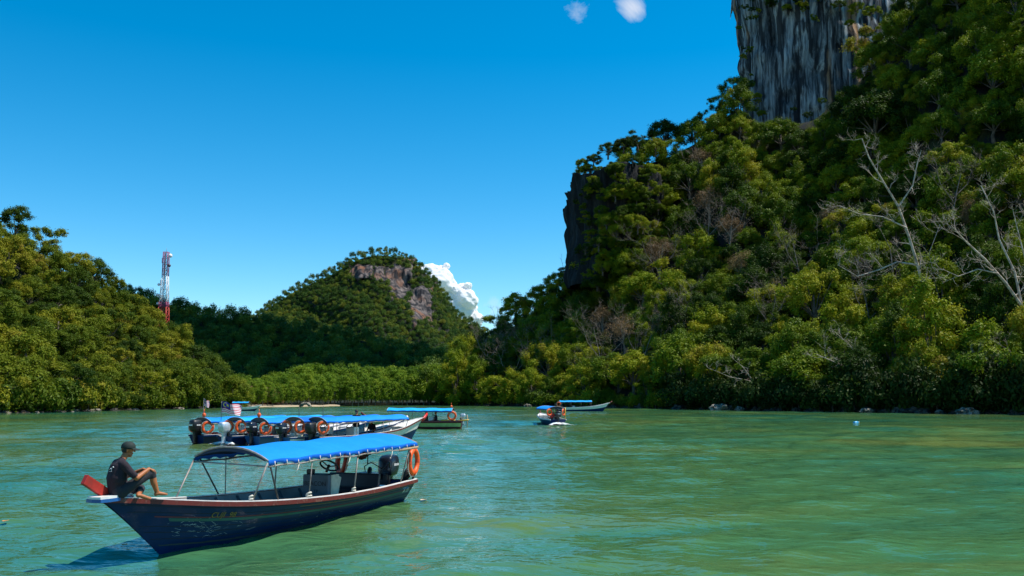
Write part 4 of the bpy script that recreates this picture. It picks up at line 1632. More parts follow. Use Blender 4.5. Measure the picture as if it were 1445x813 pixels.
# ------------------------------------------------------------------ the near boat
Q = at_z(215, 780)
Pc = at_z(580, 708)
C = Pc.copy()
for _ in range(30):
    d = (Q - C).normalized()
    port = Vector((-d.y, d.x, 0))
    if port.dot(-Pc) < 0: port = -port
    C = Pc - port * 0.74
RZ = math.atan2(d.y, d.x)
boat = empty('tour_boat', C, RZ)
tag(boat, 'large dark blue tour boat with blue canopy, red gunwale and a man on its bow', 'boat')
bpy.context.view_layer.update()
H = Hull(8.95, 2.02, [(0, .50), (.2, .49), (.4, .52), (.6, .60), (.75, .70), (.88, .85), (1, 1.0)], rake=1.62, keel=-.28, tr=.76, blunt=2.3)
boat_base(boat, H, M['navy'], M['grey'], M['red'], M['white'], M['deckblue'], M['white'], 0.775, -0.05, gw=.075, rib_m=M['greyblue'])
for (nm, m, h0, h1, t0, t1) in [('red_stripe', M['redline'], .735, .752, .0, .93), ('teal_stripe', M['greenline'], .675, .725, .0, .9), ('gold_stripe', M['goldline'], .845, .856, .0, .55)]:
    mb = MB()
    for side in (1, -1):
        rows = [[H.pt(t, h0 + (h1 - h0) * j / 2, side, .004) for j in range(3)] for t in H.ts(40, t0, t1)]
        mb.loft(rows, flip=(side < 0))
    mb.build(nm, m, boat)
seam = paint('plank_seam', (.004, .010, .028), .8, wear=.4)
for h0 in (.40, .50, .59, .80, .90):
    mb = MB()
    for side in (1, -1):
        rows = [[H.pt(t, h0 + .006 * j, side, .002 + .003 * (j == 1)) for j in range(3)] for t in H.ts(40, 0, .985)]
        mb.loft(rows, flip=(side < 0))
    mb.build('plank_seam', seam, boat)
mb = MB()
for side in (1, -1):
    mb.loft([[H.pt(t, h, side, .003) for h in np.linspace(.30, .37 + .02 * mnoise.noise(Vector((t * 30, side, 0))) - .05 * t, 3)] for t in H.ts(60, 0, .97)], flip=(side < 0))
mb.build('waterline_stain', paint('waterline_scum', (.016, .030, .040), .8, wear=.7, scale=5, wear_col=(.04, .05, .04)), boat)
# scuffs and worn paint near the bow: thin irregular flakes
rq = random.Random(4)
sc_ = MB()
for k in range(90):
    t0 = rq.choice([rq.gauss(.86, .03), rq.gauss(.80, .05), rq.uniform(.15, .8)])
    h0 = min(.93, max(.42, rq.gauss(.58, .09)))
    t, h = t0, h0
    aa, bb = [], []
    stp = rq.uniform(.002, .005)
    up = rq.gauss(0, .008)
    for i in range(rq.randint(3, 6)):
        w = rq.uniform(.001, .006)
        aa.append(H.pt(t, h, 1, .003))
        bb.append(H.pt(t, h + w, 1, .003))
        t += stp
        h += up + rq.gauss(0, .006)
    sc_.loft([aa, bb])
tag(sc_.build('paint_scuffs', paint('scuffed_paint', (0.30, 0.36, 0.42), .6, wear=.5), boat), kind='stuff')
# registration lettering
def hull_text(s, t, h, size, mat):
    p = H.pt(t, h, 1, .006)
    xa = H.pt(t - .02, h, 1, .006) - H.pt(t + .02, h, 1, .006)
    ya = H.pt(t, h + .06, 1, .006) - H.pt(t, h - .06, 1, .006)
    text_obj('lettering', s, size, mat, boat, basis(p, xa, ya))


hull_text('CUJI  98', .765, .78, .15, M['goldline'])
hull_text('A 15', .035, .72, .17, M['white'])
# bow platform and stem board
xb = H.L
pf = MB()
zt = H.g(1.0) + .035
out = [(-.55, .14), (-.3, .16), (-.05, .16), (.08, .13), (.11, 0)]
ring = [(xb + x, y) for x, y in out] + [(xb + x, -y) for x, y in reversed(out[:-1])]
n = len(ring)
pf.add([(x, y, zt) for x, y in ring] + [(x, y, zt - .035) for x, y in ring], [tuple(range(n)), tuple(range(2 * n - 1, n - 1, -1))] + [(i, i + n, (i + 1) % n + n, (i + 1) % n) for i in range(n)])
pfo = pf.build('bow_platform', M['white'], boat, recalc=True)
pe = MB()
big = [(xb + x * 1.03, y + .012 * (1 if y > 0 else -1 if y < 0 else 0)) for x, y in out] + [(xb + x * 1.03, -y - .012) for x, y in reversed(out[:-1])]
pe.add([(x, y, zt - .037) for x, y in big] + [(x, y, zt - .085) for x, y in big], [tuple(range(n)), tuple(range(2 * n - 1, n - 1, -1))] + [(i, i + n, (i + 1) % n + n, (i + 1) % n) for i in range(n)])
pe.build('platform_edge', M['seablue'], boat, recalc=True)
Mx = Matrix.Translation((xb - .02, -.06, zt + .13)) @ Matrix.Rotation(R(-30), 4, 'Y')
MB().box((0, 0, 0), (.56, .07, .15), Mx, bev=.012).build('stem_board', paint('dark_red_board', (.30, .018, .010), .5, wear=.6, scale=6, wear_col=(.12, .03, .02)), boat)
# canopy
CX0, CX1, CW, CZ = .25, 6.12, 1.0, 1.42
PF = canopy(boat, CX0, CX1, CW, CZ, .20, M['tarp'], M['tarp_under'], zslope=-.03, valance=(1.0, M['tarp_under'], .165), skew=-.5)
MB().tube([PF(1.0, 0, -.10) + Vector((.03, 0, 0)), PF(1.0, 1, -.10) + Vector((.03, 0, 0))], .015, 6).build('front_crossbar', M['steel'], boat)


def pole(e, HH, xb_, xt_, side, w, ztop, m, r=.018, nm='canopy_pole'):
    t = min(max(xb_ / HH.L, 0), 1)
    p = HH.pt(t, 1, side, -.03)
    MB().tube([p + Vector((0, 0, -.05)), Vector((xt_, side * w, ztop))], r, 7).build(nm, m, e)
    return p


for side in (1, -1):
    pole(boat, H, 6.3 if side > 0 else 6.4, 6.14 if side > 0 else 5.64, side, CW, CZ - .08, M['steel'], .017)
    pole(boat, H, 5.6 if side > 0 else 4.9, 6.05 if side > 0 else 5.5, side, CW - .02, CZ - .1, M['darkpipe'], .016)
    pole(boat, H, 4.75, 4.72, side, CW, CZ - .1, M['steel'], .011)
    pole(boat, H, 3.1, 3.0, side, CW, CZ - .1, M['steel'], .016)
    pole(boat, H, .8, .62, side, CW, CZ - .1, M['steel'], .017)
MB().tube([PF(.0, 0, -.09), PF(.0, 1, -.09)], .024, 7).build('rear_crossbar', M['wood'], boat)
MB().tube([PF(.0, 1, -.10) + Vector((0, .02, 0)), PF(.16, 1, -.11) + Vector((0, .02, 0))], .03, 7).build('bamboo_rail', M['wood'], boat)
for k in range(16):
    u = .03 + .94 * k / 15
    p = PF(u, 1)
    a = MB().tube([p + Vector((0, .012, -.03)), p + Vector((.02, .035, -.10)), p + Vector((-.01, .02, -.135)), p + Vector((.0, -.015, -.10))], .008, 5)
    if k % 5 == 3:
        a.tube([p + Vector((0, .03, -.12)), p + Vector((.05, .04, -.2)), p + Vector((.11, .03, -.26))], .008, 5)
    a.build('lacing', M['rope'], boat)
# knots of rope on the poles
for (x, z, s) in [(4.75, .62, .05), (3.1, .60, .035), (6.3, .70, .03)]:
    t = x / H.L
    p = H.pt(t, 1, 1, -.03)
    MB().torus(s, .016, Matrix.Translation((p.x, p.y, p.z + .06)), n=12, k=6).torus(s * .9, .018, Matrix.Translation((p.x, p.y, p.z + .10)) @ Matrix.Rotation(.5, 4, 'X'), n=12, k=6).build('rope_knot', M['rope'], boat)
# console with wheel
cx, cy = 2.75, -.05
con = MB().box((cx, cy, .44), (.42, .62, .82), bev=.025).build('console', M['greyblue'], boat)
MB().box((cx - .06, cy + .315, .44), (.30, .02, .80), bev=.008).build('sunlit_side_panel', M['cream'], con)  # cream carries the sunlight on this side of the console
MB().box((cx - .25, cy, .62), (.12, .60, .34), Matrix.Rotation(R(-18), 4, 'Y').to_3x3(), bev=.02).build('dashboard', M['cream'], con)
MB().box((cx - .29, cy + .1, .46), (.03, .34, .16), bev=.01).build('glove_box', M['yellow'], con)
Mw = Matrix.Translation((cx - .16, cy + .1, 1.02)) @ Matrix.Rotation(R(-38), 4, 'Y')
w = MB().torus(.20, .021, Mw, n=26, k=8)
for k in range(3):
    a = R(90 + 120 * k)
    w.tube([Mw @ Vector((0, 0, -.03)), Mw @ Vector((.19 * math.cos(a), .19 * math.sin(a), 0))], .014, 6)
w.tube([Mw @ Vector((0, 0, .01)), Mw @ Vector((0, 0, -.16))], .03, 8)
w.build('steering_wheel', M['black'], con)
MB().box((cx + .05, cy - .22, .90), (.10, .16, .10), bev=.02).build('throttle_box', M['black'], con)
text_obj('lettering', 'BEACON', .135, M['blackprint'], con, basis(Vector((cx + .2125, cy, .66)), (0, 1, 0), (0, 0, 1)))
text_obj('lettering', 'TP', .10, M['blackprint'], con, basis(Vector((cx + .2125, cy + .02, .50)), (0, 1, 0), (0, 0, 1)))
# benches, aft deck, boxes
for x, wd in ((4.2, .34), (5.1, .30)):
    t = x / H.L
    hb = H.pt(t, (.27 - H.keel) / (H.g(t) - H.keel), 1, -.05).y
    MB().box((x, 0, .30), (wd, hb * 2, .045), bev=.01).box((x, hb * .5, .19), (wd * .6, .05, .2)).box((x, -hb * .5, .19), (wd * .6, .05, .2)).build('bench', M['deckblue'], boat)
MB().box((1.75, 0, .40), (.62, 1.45, .10), bev=.03).box((1.75, 0, .22), (.5, 1.3, .26)).build('helm_seat', M['vinyl'], boat)
MB().box((1.42, 0, .60), (.10, 1.3, .34), Matrix.Rotation(R(-10), 4, 'Y').to_3x3(), bev=.04).build('seat_backrest', M['vinyl'], boat)
MB().box((.62, 0, .36), (.9, 1.50, .05), bev=.012).build('aft_deck', M['deckblue'], boat)
MB().box((.72, -.05, .56), (.34, .40, .34), bev=.02).build('fuel_box', M['white'], boat)
MB().tube([(.6, .1, .42), (.55, .25, .8), (.3, .3, .95), (.1, .2, .8)], .018, 6).tube([(.6, -.1, .42), (.62, -.2, .85), (.3, -.2, .93), (.0, -.05, .75)], .014, 6).build('fuel_hose', M['black'], boat)
MB().torus(.16, .05, Matrix.Translation((1.02, .15, .68)) @ Matrix.Rotation(R(80), 4, 'X') @ Matrix.Rotation(R(30), 4, 'Y'), n=18, k=8).build('fender_tyre', M['black'], boat)
outboard(boat, -.12, -.02, .50, M['cowl'], M['print'], 1.05)
MB().torus(.13, .035, Matrix.Translation((-.02, .62, .62)) @ Matrix.Rotation(R(60), 4, 'X'), n=16, k=7).torus(.11, .035, Matrix.Translation((-.05, .60, .67)) @ Matrix.Rotation(R(70), 4, 'X'), n=16, k=7).build('rope_coil', M['black'], boat)
MB().tube([(-.18, .70, .50), (-.18, .70, .72)], .03, 8).build('mooring_post', M['black'], boat)
MB().box((.55, -.15, 1.22), (.14, .12, .22), bev=.03).tube([(.55, -.15, 1.2), (.55, -.15, .9)], .015, 6).build('hanging_lamp', M['black'], boat)
# a dark jacket bundle under the roof
jb = bmesh.new()
bmesh.ops.create_icosphere(jb, subdivisions=3, radius=1)
for v in jb.verts:
    v.co = Vector((v.co.x * .16, v.co.y * .22, v.co.z * .15)) * (1 + .5 * mnoise.noise(v.co * 2.2))
me = bpy.data.meshes.new('bundle')
jb.to_mesh(me)
jb.free()
me.materials.append(paint('dark_maroon_cloth', (.05, .012, .012), .9))
jo = link('hanging_bundle', me)
jo.location = wpos(boat, (.95, -.05, 1.20))
tag(jo, 'dark red cloth bundle hanging under the blue canopy of the dark blue boat', 'bundle')
life_ring(wpos(boat, (.02, .80, .95)), (R(90), 0, RZ + R(6)), 'orange life ring hanging at the stern of the dark blue boat', Rm=.27, r=.07)
life_ring(wpos(boat, (.95, -.62, .99)), (R(82), R(8), RZ + R(50)), 'life ring in shade-darkened orange hanging under the canopy behind the steering wheel', Rm=.27, r=.075, m=M['orangered'])


# ------------------------------------------------------------------ other boats
def tour_boat(label, stern, rz, L, B, sheer, hullm, gunm, capm, deckm, tarpm, cx, cz, crown, cowlm, group=None, decal=None, top=None, stem=None, ringcfg=(1, 1), side_band=None, name='tour_boat', ringlab='', rings=True, ringgroup=None, cw=None, motor_sc=1.0, pipes=None):
    e = empty(name, stern, rz)
    bpy.context.view_layer.update()
    tag(e, label, 'boat', group)
    HH = Hull(L, B, sheer, rake=1.5, tr=.78)
    boat_base(e, HH, hullm, top or M['white'], gunm, capm, M['grey'], deckm, .74, -.02, ribs=False)
    if side_band:
        m, h0, h1 = side_band
        mb = MB()
        for side in (1, -1):
            mb.loft([[HH.pt(t, h0 + (h1 - h0) * j / 4, side, .006) for j in range(5)] for t in HH.ts(30, 0, .985)], flip=(side < 0))
        mb.build('side_band', m, e)
    w = cw or B * .48
    canopy(e, cx[0], cx[1], w, cz, crown, tarpm, M['tarp_under'], zslope=.02, valance=(0.0, M['black'], .06), pipes=pipes or M['steel'])
    for x in np.linspace(cx[0] + .15, cx[1] - .1, 4):
        for side in (1, -1):
            pole(e, HH, x, x, side, w, cz - .08, M['steel'], .016)
    zc = .5
    con = MB().box((L * .30, -.1, zc), (.4, .55, .85), bev=.03).build('console', M['white'], e)
    Mw = Matrix.Translation((L * .30 - .24, -.1, 1.0)) @ Matrix.Rotation(R(-40), 4, 'Y')
    MB().torus(.18, .02, Mw, n=18, k=6).build('steering_wheel', M['black'], con)
    for x in (L * .2, L * .42, L * .54):
        MB().box((x, 0, .34), (.36, HH.pt(x / L, (.30 - HH.keel) / (HH.g(x / L) - HH.keel), 1, -.05).y * 2, .06), bev=.012).box((x, 0, .2), (.3, B * .45, .24)).build('bench', M['vinyl'], e)
    if stem:
        p = HH.pt(1, 1)
        MB().tube([(p.x - .25, 0, p.z - .16), (p.x + .1, 0, p.z + .02), (p.x + .36, 0, p.z + .24)], [.07, .075, .05], 7, flat=1.4).build('stem_head', stem, e)
    outboard(e, -.12, 0, HH.g(0) + .12, cowlm, decal, motor_sc)
    if rings:
        for s, f in ((1, ringcfg[0]), (-1, ringcfg[1])):
            if f:
                life_ring(wpos(e, (cx[0] - .02, s * w * .72, cz - .30)), (R(90), R(0), rz + R(90 + 38 - s * 16)), ringlab, ringgroup, Rm=.25, r=.07)
    return e, HH


def bowto(a, ang):
    return math.radians(ang)


COWL = [M['black'], M['silver'], M['cowl'], M['cowl'], M['black']]
SH = lambda bow: [(0, .50), (.25, .50), (.5, .58), (.7, .74), (.86, bow * .82), (1, bow)]
moor = [(281, 627.5, 62, 1.05, 'first'), (321, 629.5, 59.5, 1.05, ''), (360, 629.5, 60.5, 1.1, ''), (402, 632, 58.8, 1.15, ''), (443, 631.5, 60.5, 1.30, '')]
descr = ['dark-hulled moored boat with a big black outboard and a small flag on its roof',
         'moored boat with a silver outboard and a large striped flag on its roof',
         'moored blue-sided boat with a black outboard, next to the silver-motor one',
         'moored boat with a white bow, second from the red-tipped one',
         'moored boat with a tall white bow ending in a red tip']
MO = []
for k, (px, py, ang, bow, _) in enumerate(moor):
    p = at_z(px, py)
    e, HH = tour_boat(descr[k], p, R(ang), 9.4, 1.42, SH(bow), M['seablue'] if k in (2, 3) else M['navy'], M['red'] if k == 4 else M['navy'], M['white'], M['white'], [M['tarp'], M['tarp2'], M['tarp'], M['hem'], M['tarp']][k], (.1 + [.0, .35, .1, .45, .0][k], [6.2, 6.6, 5.6, 6.8, 7.0][k]), [1.20, 1.27, 1.19, 1.30, 1.28][k], [.22, .18, .25, .2, .22][k],
                      COWL[k], 'moored tour boats in a row', M['print'] if k in (0, 2, 3) else None, stem=M['redbright'] if k == 4 else (M['white'] if k == 3 else M['wood']), side_band=(M['white'], .62, .97) if k > 2 else None,
                      ringlab='orange life ring hanging under the roof of the ' + ['moored boat with the small flag', 'moored boat with the silver outboard', 'middle moored boat in the row', 'moored boat next to the red-tipped one', 'red-tipped moored boat'][k],
                      ringgroup='life rings on the moored boats', motor_sc=1.25 if k == 0 else 1.1)
    MO.append((e, HH))
    # clutter: fenders on the side, a coiled line and bags on the stern seat
    for t in (.12, .34, .55):
        q = HH.pt(t, 1, 1, .06)
        MB().lathe([(.01, -.42), (.07, -.40), (.08, -.2), (.07, -.05), (.02, .0)], 10, Matrix.Translation(q)).build('fender', M['black'] if (k + int(t * 10)) % 2 else M['white'], e)
    MB().torus(.16, .035, Matrix.Translation((.42, .2 - .1 * k, .62)), n=16, k=6).torus(.14, .035, Matrix.Translation((.43, .2 - .1 * k, .68)), n=16, k=6).build('rope_coil', M['rope'] if k % 2 else M['orangered'], e)
    MB().box((.75, -.25, .50), (.4, .3, .26), Matrix.Rotation(.3 * k, 3, 'Z'), bev=.06).build('fuel_can', [M['redbright'], M['black'], M['redbright'], M['cream'], M['black']][k], e)

# green boat beyond them
p = at_z(649, 605.0)
gb, gH = tour_boat('pale green and maroon boat with light blue canopy and a stern life ring', p, R(176), 7.6, 1.7, [(0, .62), (.3, .6), (.6, .66), (.85, .85), (1, 1.05)],
                   M['maroon'], M['redline'], M['red'], M['wood'], M['tarp2'], (.55, 5.7), 1.42, .20, M['silver'], None, None, stem=M['red'], side_band=(M['greenhull'], .50, .82), top=M['cream'], ringlab='', rings=False, motor_sc=.8)
MB().tube([(0.1, .3, .62), (-.55, .35, .68), (-.75, .35, .70)], .06, 6).build('yellow_oar', M['yellow'], gb)
MB().box((.9, .2, .66), (1.0, 1.0, .12), bev=.03).build('aft_hatch', M['yellow'], gb)
life_ring(wpos(gb, (.55, .72, 1.02)), (R(90), 0, R(176) + R(12)), 'orange life ring hanging at the stern of the pale green boat', Rm=.29, r=.08)
for k, (px, py) in enumerate([(650, 594), (659, 594.5)]):
    q = at_z(px, 600 + k)
    MB_ = MB().tube([(0, 0, -1), (0.02, 0, .45), (.0, 0, .95)], [.06, .055, .05], 7)
    o = MB_.build('mooring_stake', M['wood'])
    o.location = q
    tag(o, 'thin dark wooden stake standing in the water behind the pale green boat', 'stake', 'stakes by the pale green boat')

# boat under way, seen from its stern, with its wake
p = at_z(787, 600.0)
mv, mH = tour_boat('small dark boat under way with a black outboard and white wake', p, R(100), 7.4, 1.85, SH(.95), M['navy'], M['white'], M['white'], M['white'], M['tarp'], (.5, 5.2), 1.42, .22, M['black'], None, M['print'], stem=M['red'],
                   ringlab='orange life ring hanging under the roof of the boat under way', ringgroup='life rings on the boat under way', motor_sc=1.15)
MB().tube([mH.pt(.02, 1, -1, -.04), mH.pt(.02, 1, -1, -.04) + Vector((0, 0, 1.05))], .035, 6).build('stern_post', M['yellow'], mv)

# blue-roofed long boat further out
p = at_z(787, 580.5)
fb, fH = tour_boat('long white and navy boat with blue roof, beyond the boat under way', p, R(4), 9.2, 1.6, [(0, .62), (.4, .7), (.65, .85), (.85, 1.15), (1, 1.55)], M['navy'], M['white'], M['white'], M['white'], M['tarp2'], (.3, 5.9), 1.65, .22, M['black'], None, None, stem=M['red'],
                   side_band=(M['white'], .60, .98), rings=False)
life_ring(wpos(fb, (.1, -.75, 1.25)), (R(90), 0, 0), 'orange life ring at the stern of the far blue-roofed boat', Rm=.29, r=.09)
p = at_z(327, 580.2)
lb, lH = tour_boat('small far boat with a pale blue roof beside the beach', p, R(3), 5.2, 1.5, [(0, .6), (.5, .66), (.8, .85), (1, 1.1)], M['navy'], M['white'], M['white'], M['white'], M['tarp2'], (.2, 3.0), 1.45, .2, M['black'], None, None, side_band=(M['white'], .60, .95), rings=False)


def wake(e, L=9.0, n=40, m=26):
    V, D = [], []
    for i in range(n):
        u = i / (n - 1)
        for j in range(m):
            v = 2 * j / (m - 1) - 1
            half = .8 + u * 3.4
            x = -.15 - u * L
            z = .03 + (.26 * math.exp(-u * 7) * (1 - v * v) + .04 * (1 - u)) * (1 + .7 * mnoise.noise(Vector((x * 1.7, v * half * 1.7, 0)))) + .03 * mnoise.noise(Vector((x * 3, v * half * 3, 5)))
            V.append((x, v * half, max(z, .012)))
            edge = abs(v)
            D.append((.75 * math.exp(-u * 3.2) + .25 * max(0, 1 - u * 1.1) * (1 if .55 < edge < .95 else .4)) * (1 - edge ** 6))
    me = np_mesh('wake', V, grid_faces(n, m)[:, ::-1], M['foam'], True)
    a = me.attributes.new('dens', 'FLOAT', 'POINT')
    a.data.foreach_set('value', np.array(D, np.float32))
    o = link('wake', me)
    o.location, o.rotation_euler = e.location, e.rotation_euler
    return tag(o, 'white foaming wake behind the small boat under way', 'wake', kind='stuff')


wake(mv)
wake(MO[1][0], 1.5, 14, 12)


# ------------------------------------------------------------------ flags
FLAGM = [paint('flag_red', (.55, .02, .04), .8, wear=.1), paint('flag_white', (.78, .76, .78), .8, wear=.1), paint('flag_blue', (.01, .02, .22), .8, wear=.1), paint('flag_yellow', (.85, .62, .03), .8, wear=.1)]


def flag(base, h, w, hh, label, rz, pat=True):
    e = empty('flag', base, rz)
    MB().tube([(0, 0, -.1), (0, 0, h)], .016, 6).lathe([(.0, h), (.03, h + .02), (.0, h + .05)], 8).build('flag_pole', M['steel'], e)
    nx, ny = 66, 42
    V = []
    for i in range(nx):
        u = i / (nx - 1)
        for j in range(ny):
            v = j / (ny - 1)
            y = .16 * u * w * math.sin(u * 6.5 + v * 1.2) + .04 * w * math.sin(u * 13 + v * 3)
            z = h - hh + v * hh - .30 * hh * u ** 1.3 + .03 * math.sin(u * 9)
            V.append((.016 + u * w * .92, y, z))
    me = np_mesh('flag_cloth', V, grid_faces(nx, ny), None, True)
    for m in FLAGM: me.materials.append(m)
    mi = []
    for i in range(nx - 1):
        u = (i + .5) / (nx - 1)
        for j in range(ny - 1):
            v = (j + .5) / (ny - 1)
            k = int((1 - v) * 14)
            c = 0 if k % 2 == 0 else 1
            if u < .5 and v > 6 / 14:
                c = 2
                X, Y = u / .5, (v - 6 / 14) / (8 / 14)
                dx, dy = (X - .36) * 1.75 * .5 * 2, (Y - .5) * 1.0
                dx *= .9
                r1 = math.hypot(dx, dy)
                r2 = math.hypot(dx - .10, dy)
                if r1 < .36 and r2 > .29: c = 3
                sx, sy = (X - .66) * 1.6, Y - .5
                rad = math.hypot(sx, sy)
                an = math.atan2(sy, sx)
                if rad < .16 + .09 * math.cos(an * 14): c = 3
            mi.append(c)
    me.polygons.foreach_set('material_index', mi)
    link('flag_cloth', me, e)
    return tag(e, label, 'flag')


flag(wpos(MO[1][0], (.0, .55, 1.38)), .86, 1.1, .56, 'large red and white striped flag with a blue corner flying over the moored boats', R(-12))
flag(wpos(MO[0][0], (.2, 0, 1.42)), .95, .38, .36, 'small striped flag with a blue canton on the roof of the big black outboard boat', R(-30))
for k, (bt, x, z) in enumerate([(MO[0][0], .25, 1.44), (MO[2][0], .2, 1.47), (gb, .7, 1.62)]):
    o = MB().lathe([(.02, -.03), (.09, .02), (.10, .14), (.06, .2), (.01, .22)], 12).tube([(0, 0, .2), (0, 0, .4)], .018, 6).build('beacon_light', M['orange'], bt)
    o.location = (x, 0, z)
for k, (bt, x, z) in enumerate([(MO[3][0], .9, 1.46), (MO[4][0], .6, 1.49)]):
    MB().tube([(x, 0, z), (x, 0, z + .55)], .014, 5).build('aerial', M['darkpipe'], bt)


# ================================================================== PEOPLE
SKIN = paint('sunburnt_skin', (.36, .115, .036), .55, wear=.15, scale=9)
SHIRT = paint('black_purple_shirt', (.016, .009, .016), .9, wear=.3, scale=11, bump=1.0)
PANTS = paint('charcoal_trousers', (.020, .020, .026), .9, wear=.3, scale=11, bump=1.0)
CAPM = paint('dark_green_cap', (.008, .018, .016), .8, wear=.3, scale=8)
GREYS = paint('grey_shirt', (.10, .11, .13), .9)
WHITES = paint('white_shirt', (.6, .6, .62), .9)
REDS = paint('red_shirt', (.42, .03, .03), .9)
HAIR = paint('black_hair', (.008, .007, .006), .6)


def body(name, bones, mats, voxel, parent, smooth=6):
    """one continuous skin grown over tapered limbs; bones: (p0, p1, r0, r1, material index)"""
    bm = bmesh.new()
    for p0, p1, r0, r1, mi in bones:
        p0, p1 = Vector(p0), Vector(p1)
        ax = p1 - p0
        n = max(2, int(ax.length / max(min(r0, r1) * .6, .012)) + 1)
        mb = MB().tube([p0.lerp(p1, i / (n - 1)) for i in range(n)], [r0 + (r1 - r0) * i / (n - 1) for i in range(n)], 12)
        vs = [bm.verts.new(v) for v in mb.v]
        for f in mb.f:
            bm.faces.new([vs[i] for i in f])
        for p, r_ in ((p0, r0), (p1, r1)):
            bmesh.ops.create_icosphere(bm, subdivisions=2, radius=r_, matrix=Matrix.Translation(p))
    me = bpy.data.meshes.new(name)
    bm.to_mesh(me)
    bm.free()
    tmp = bpy.data.objects.new(name, me)
    col.objects.link(tmp)
    q = tmp.modifiers.new('r', 'REMESH')
    q.mode = 'VOXEL'
    q.voxel_size = voxel
    q = tmp.modifiers.new('s', 'SMOOTH')
    q.iterations = smooth
    q.factor = .5
    dg = bpy.context.evaluated_depsgraph_get()
    out = bpy.data.meshes.new_from_object(tmp.evaluated_get(dg))
    bpy.data.objects.remove(tmp)
    out.name = name
    n = len(out.polygons)
    cen = np.zeros(n * 3)
    out.polygons.foreach_get('center', cen)
    cen = cen.reshape(-1, 3)
    best, bi = np.full(n, 1e9), np.zeros(n, int)
    for p0, p1, r0, r1, mi in bones:
        a, b = np.array(p0, float), np.array(p1, float)
        ab = b - a
        t = np.clip(((cen - a) @ ab) / max(ab @ ab, 1e-9), 0, 1)
        dd = np.linalg.norm(cen - (a + t[:, None] * ab), axis=1) - (r0 + (r1 - r0) * t)
        u = dd < best
        best[u], bi[u] = dd[u], mi
    out.materials.clear()
    for m in mats: out.materials.append(m)
    out.polygons.foreach_set('material_index', bi.astype(np.int32))
    out.polygons.foreach_set('use_smooth', np.ones(n, bool))
    return link(name, out, parent)


def hand(w, e, fwd, up, curl, mi=0, thumb=1):
    """palm and five fingers after the wrist w; fwd along the hand, up its back"""
    f, u = Vector(fwd).normalized(), Vector(up).normalized()
    s = f.cross(u).normalized()
    u = s.cross(f).normalized()
    w = Vector(w)
    B = []
    for k in (-1.2, -.4, .4, 1.2):
        B.append((w + s * k * .012, w + f * .075 + s * k * .019, .016, .014, mi))
    for k, ln in zip((-1.5, -.5, .5, 1.5), (.062, .076, .080, .070)):
        b0 = w + f * .08 + s * k * .0185
        d1 = (f * math.cos(curl * .5) - u * math.sin(curl * .5))
        d2 = (f * math.cos(curl * 1.2) - u * math.sin(curl * 1.2))
        b1 = b0 + d1 * ln * .5
        B += [(b0, b1, .0105, .0095, mi), (b1, b1 + d2 * ln * .55, .0095, .008, mi)]
    t0 = w + f * .02 + s * thumb * .026
    t1 = t0 + (f * .7 + s * thumb * .6 - u * .3).normalized() * .04
    B += [(t0, t1, .013, .011, mi), (t1, t1 + (f * .9 + s * thumb * .1 - u * .4).normalized() * .032, .011, .009, mi)]
    return B


def head(c, look, s=1.0, mi=0):
    """skull, jaw, nose, ears; look = facing direction"""
    f = Vector(look).normalized()
    u = Vector((0, 0, 1))
    l = u.cross(f).normalized()
    u = f.cross(l).normalized()
    c = Vector(c)
    P = lambda a, b, d: c + (f * a + l * b + u * d) * s
    return [(P(-.02, 0, .035), P(.015, 0, .035), .088 * s, .085 * s, mi), (P(.0, 0, .02), P(.035, 0, -.07), .072 * s, .045 * s, mi),
            (P(.04, .02, -.065), P(.04, -.02, -.065), .036 * s, .036 * s, mi), (P(.085, 0, .02), P(.107, 0, -.012), .010 * s, .016 * s, mi),
            (P(-.005, .082, .015), P(-.008, .086, -.02), .016 * s, .011 * s, mi), (P(-.005, -.082, .015), P(-.008, -.086, -.02), .016 * s, .011 * s, mi),
            (P(.078, .016, -.045), P(.078, -.016, -.045), .012 * s, .012 * s, mi), (P(.075, .03, .035), P(.078, -.03, .035), .018 * s, .018 * s, mi)], P


def cap(c, look, parent, m, s=1.0):
    f = Vector(look).normalized()
    l = Vector((0, 0, 1)).cross(f).normalized()
    u = f.cross(l).normalized()
    Mx = Matrix((f, l, u)).transposed().to_4x4()
    Mx.translation = Vector(c) + u * .048 * s
    mb = MB()
    prof = [(.104, -.025), (.106, .0), (.100, .035), (.080, .068), (.045, .088), (.008, .094)]
    mb.lathe([(r_ * s, z * s) for r_, z in prof], 22, Mx @ Matrix.Diagonal((1.06, .96, 1, 1)))
    o = mb.build('cap', m, parent)
    rows = []
    for i in range(11):
        a = R(-62 + 124 * i / 10)
        r0, k = .100 * s, .085 * s * math.cos(a * .8)
        p0 = Vector((r0 * math.cos(a) * 1.06, r0 * math.sin(a), -.012 * s))
        p1 = Vector((p0.x + k, p0.y * .86, -.030 * s - .012 * s * math.sin(abs(a))))
        rows.append([Mx @ p0, Mx @ p1, Mx @ (p1 + Vector((0, 0, .007))), Mx @ (p0 + Vector((0, 0, .010)))])
    MB().loft(rows).build('brim', m, o)
    return o


def eyes(P, parent):
    for s in (1, -1):
        a = MB()
        bm_ = P(.083, s * .031, .012)
        a.lathe([(.001, -.008), (.009, -.005), (.011, 0), (.009, .005), (.001, .008)], 10, Matrix.Translation(bm_))
        a.build('eye', M['blackprint'], parent)


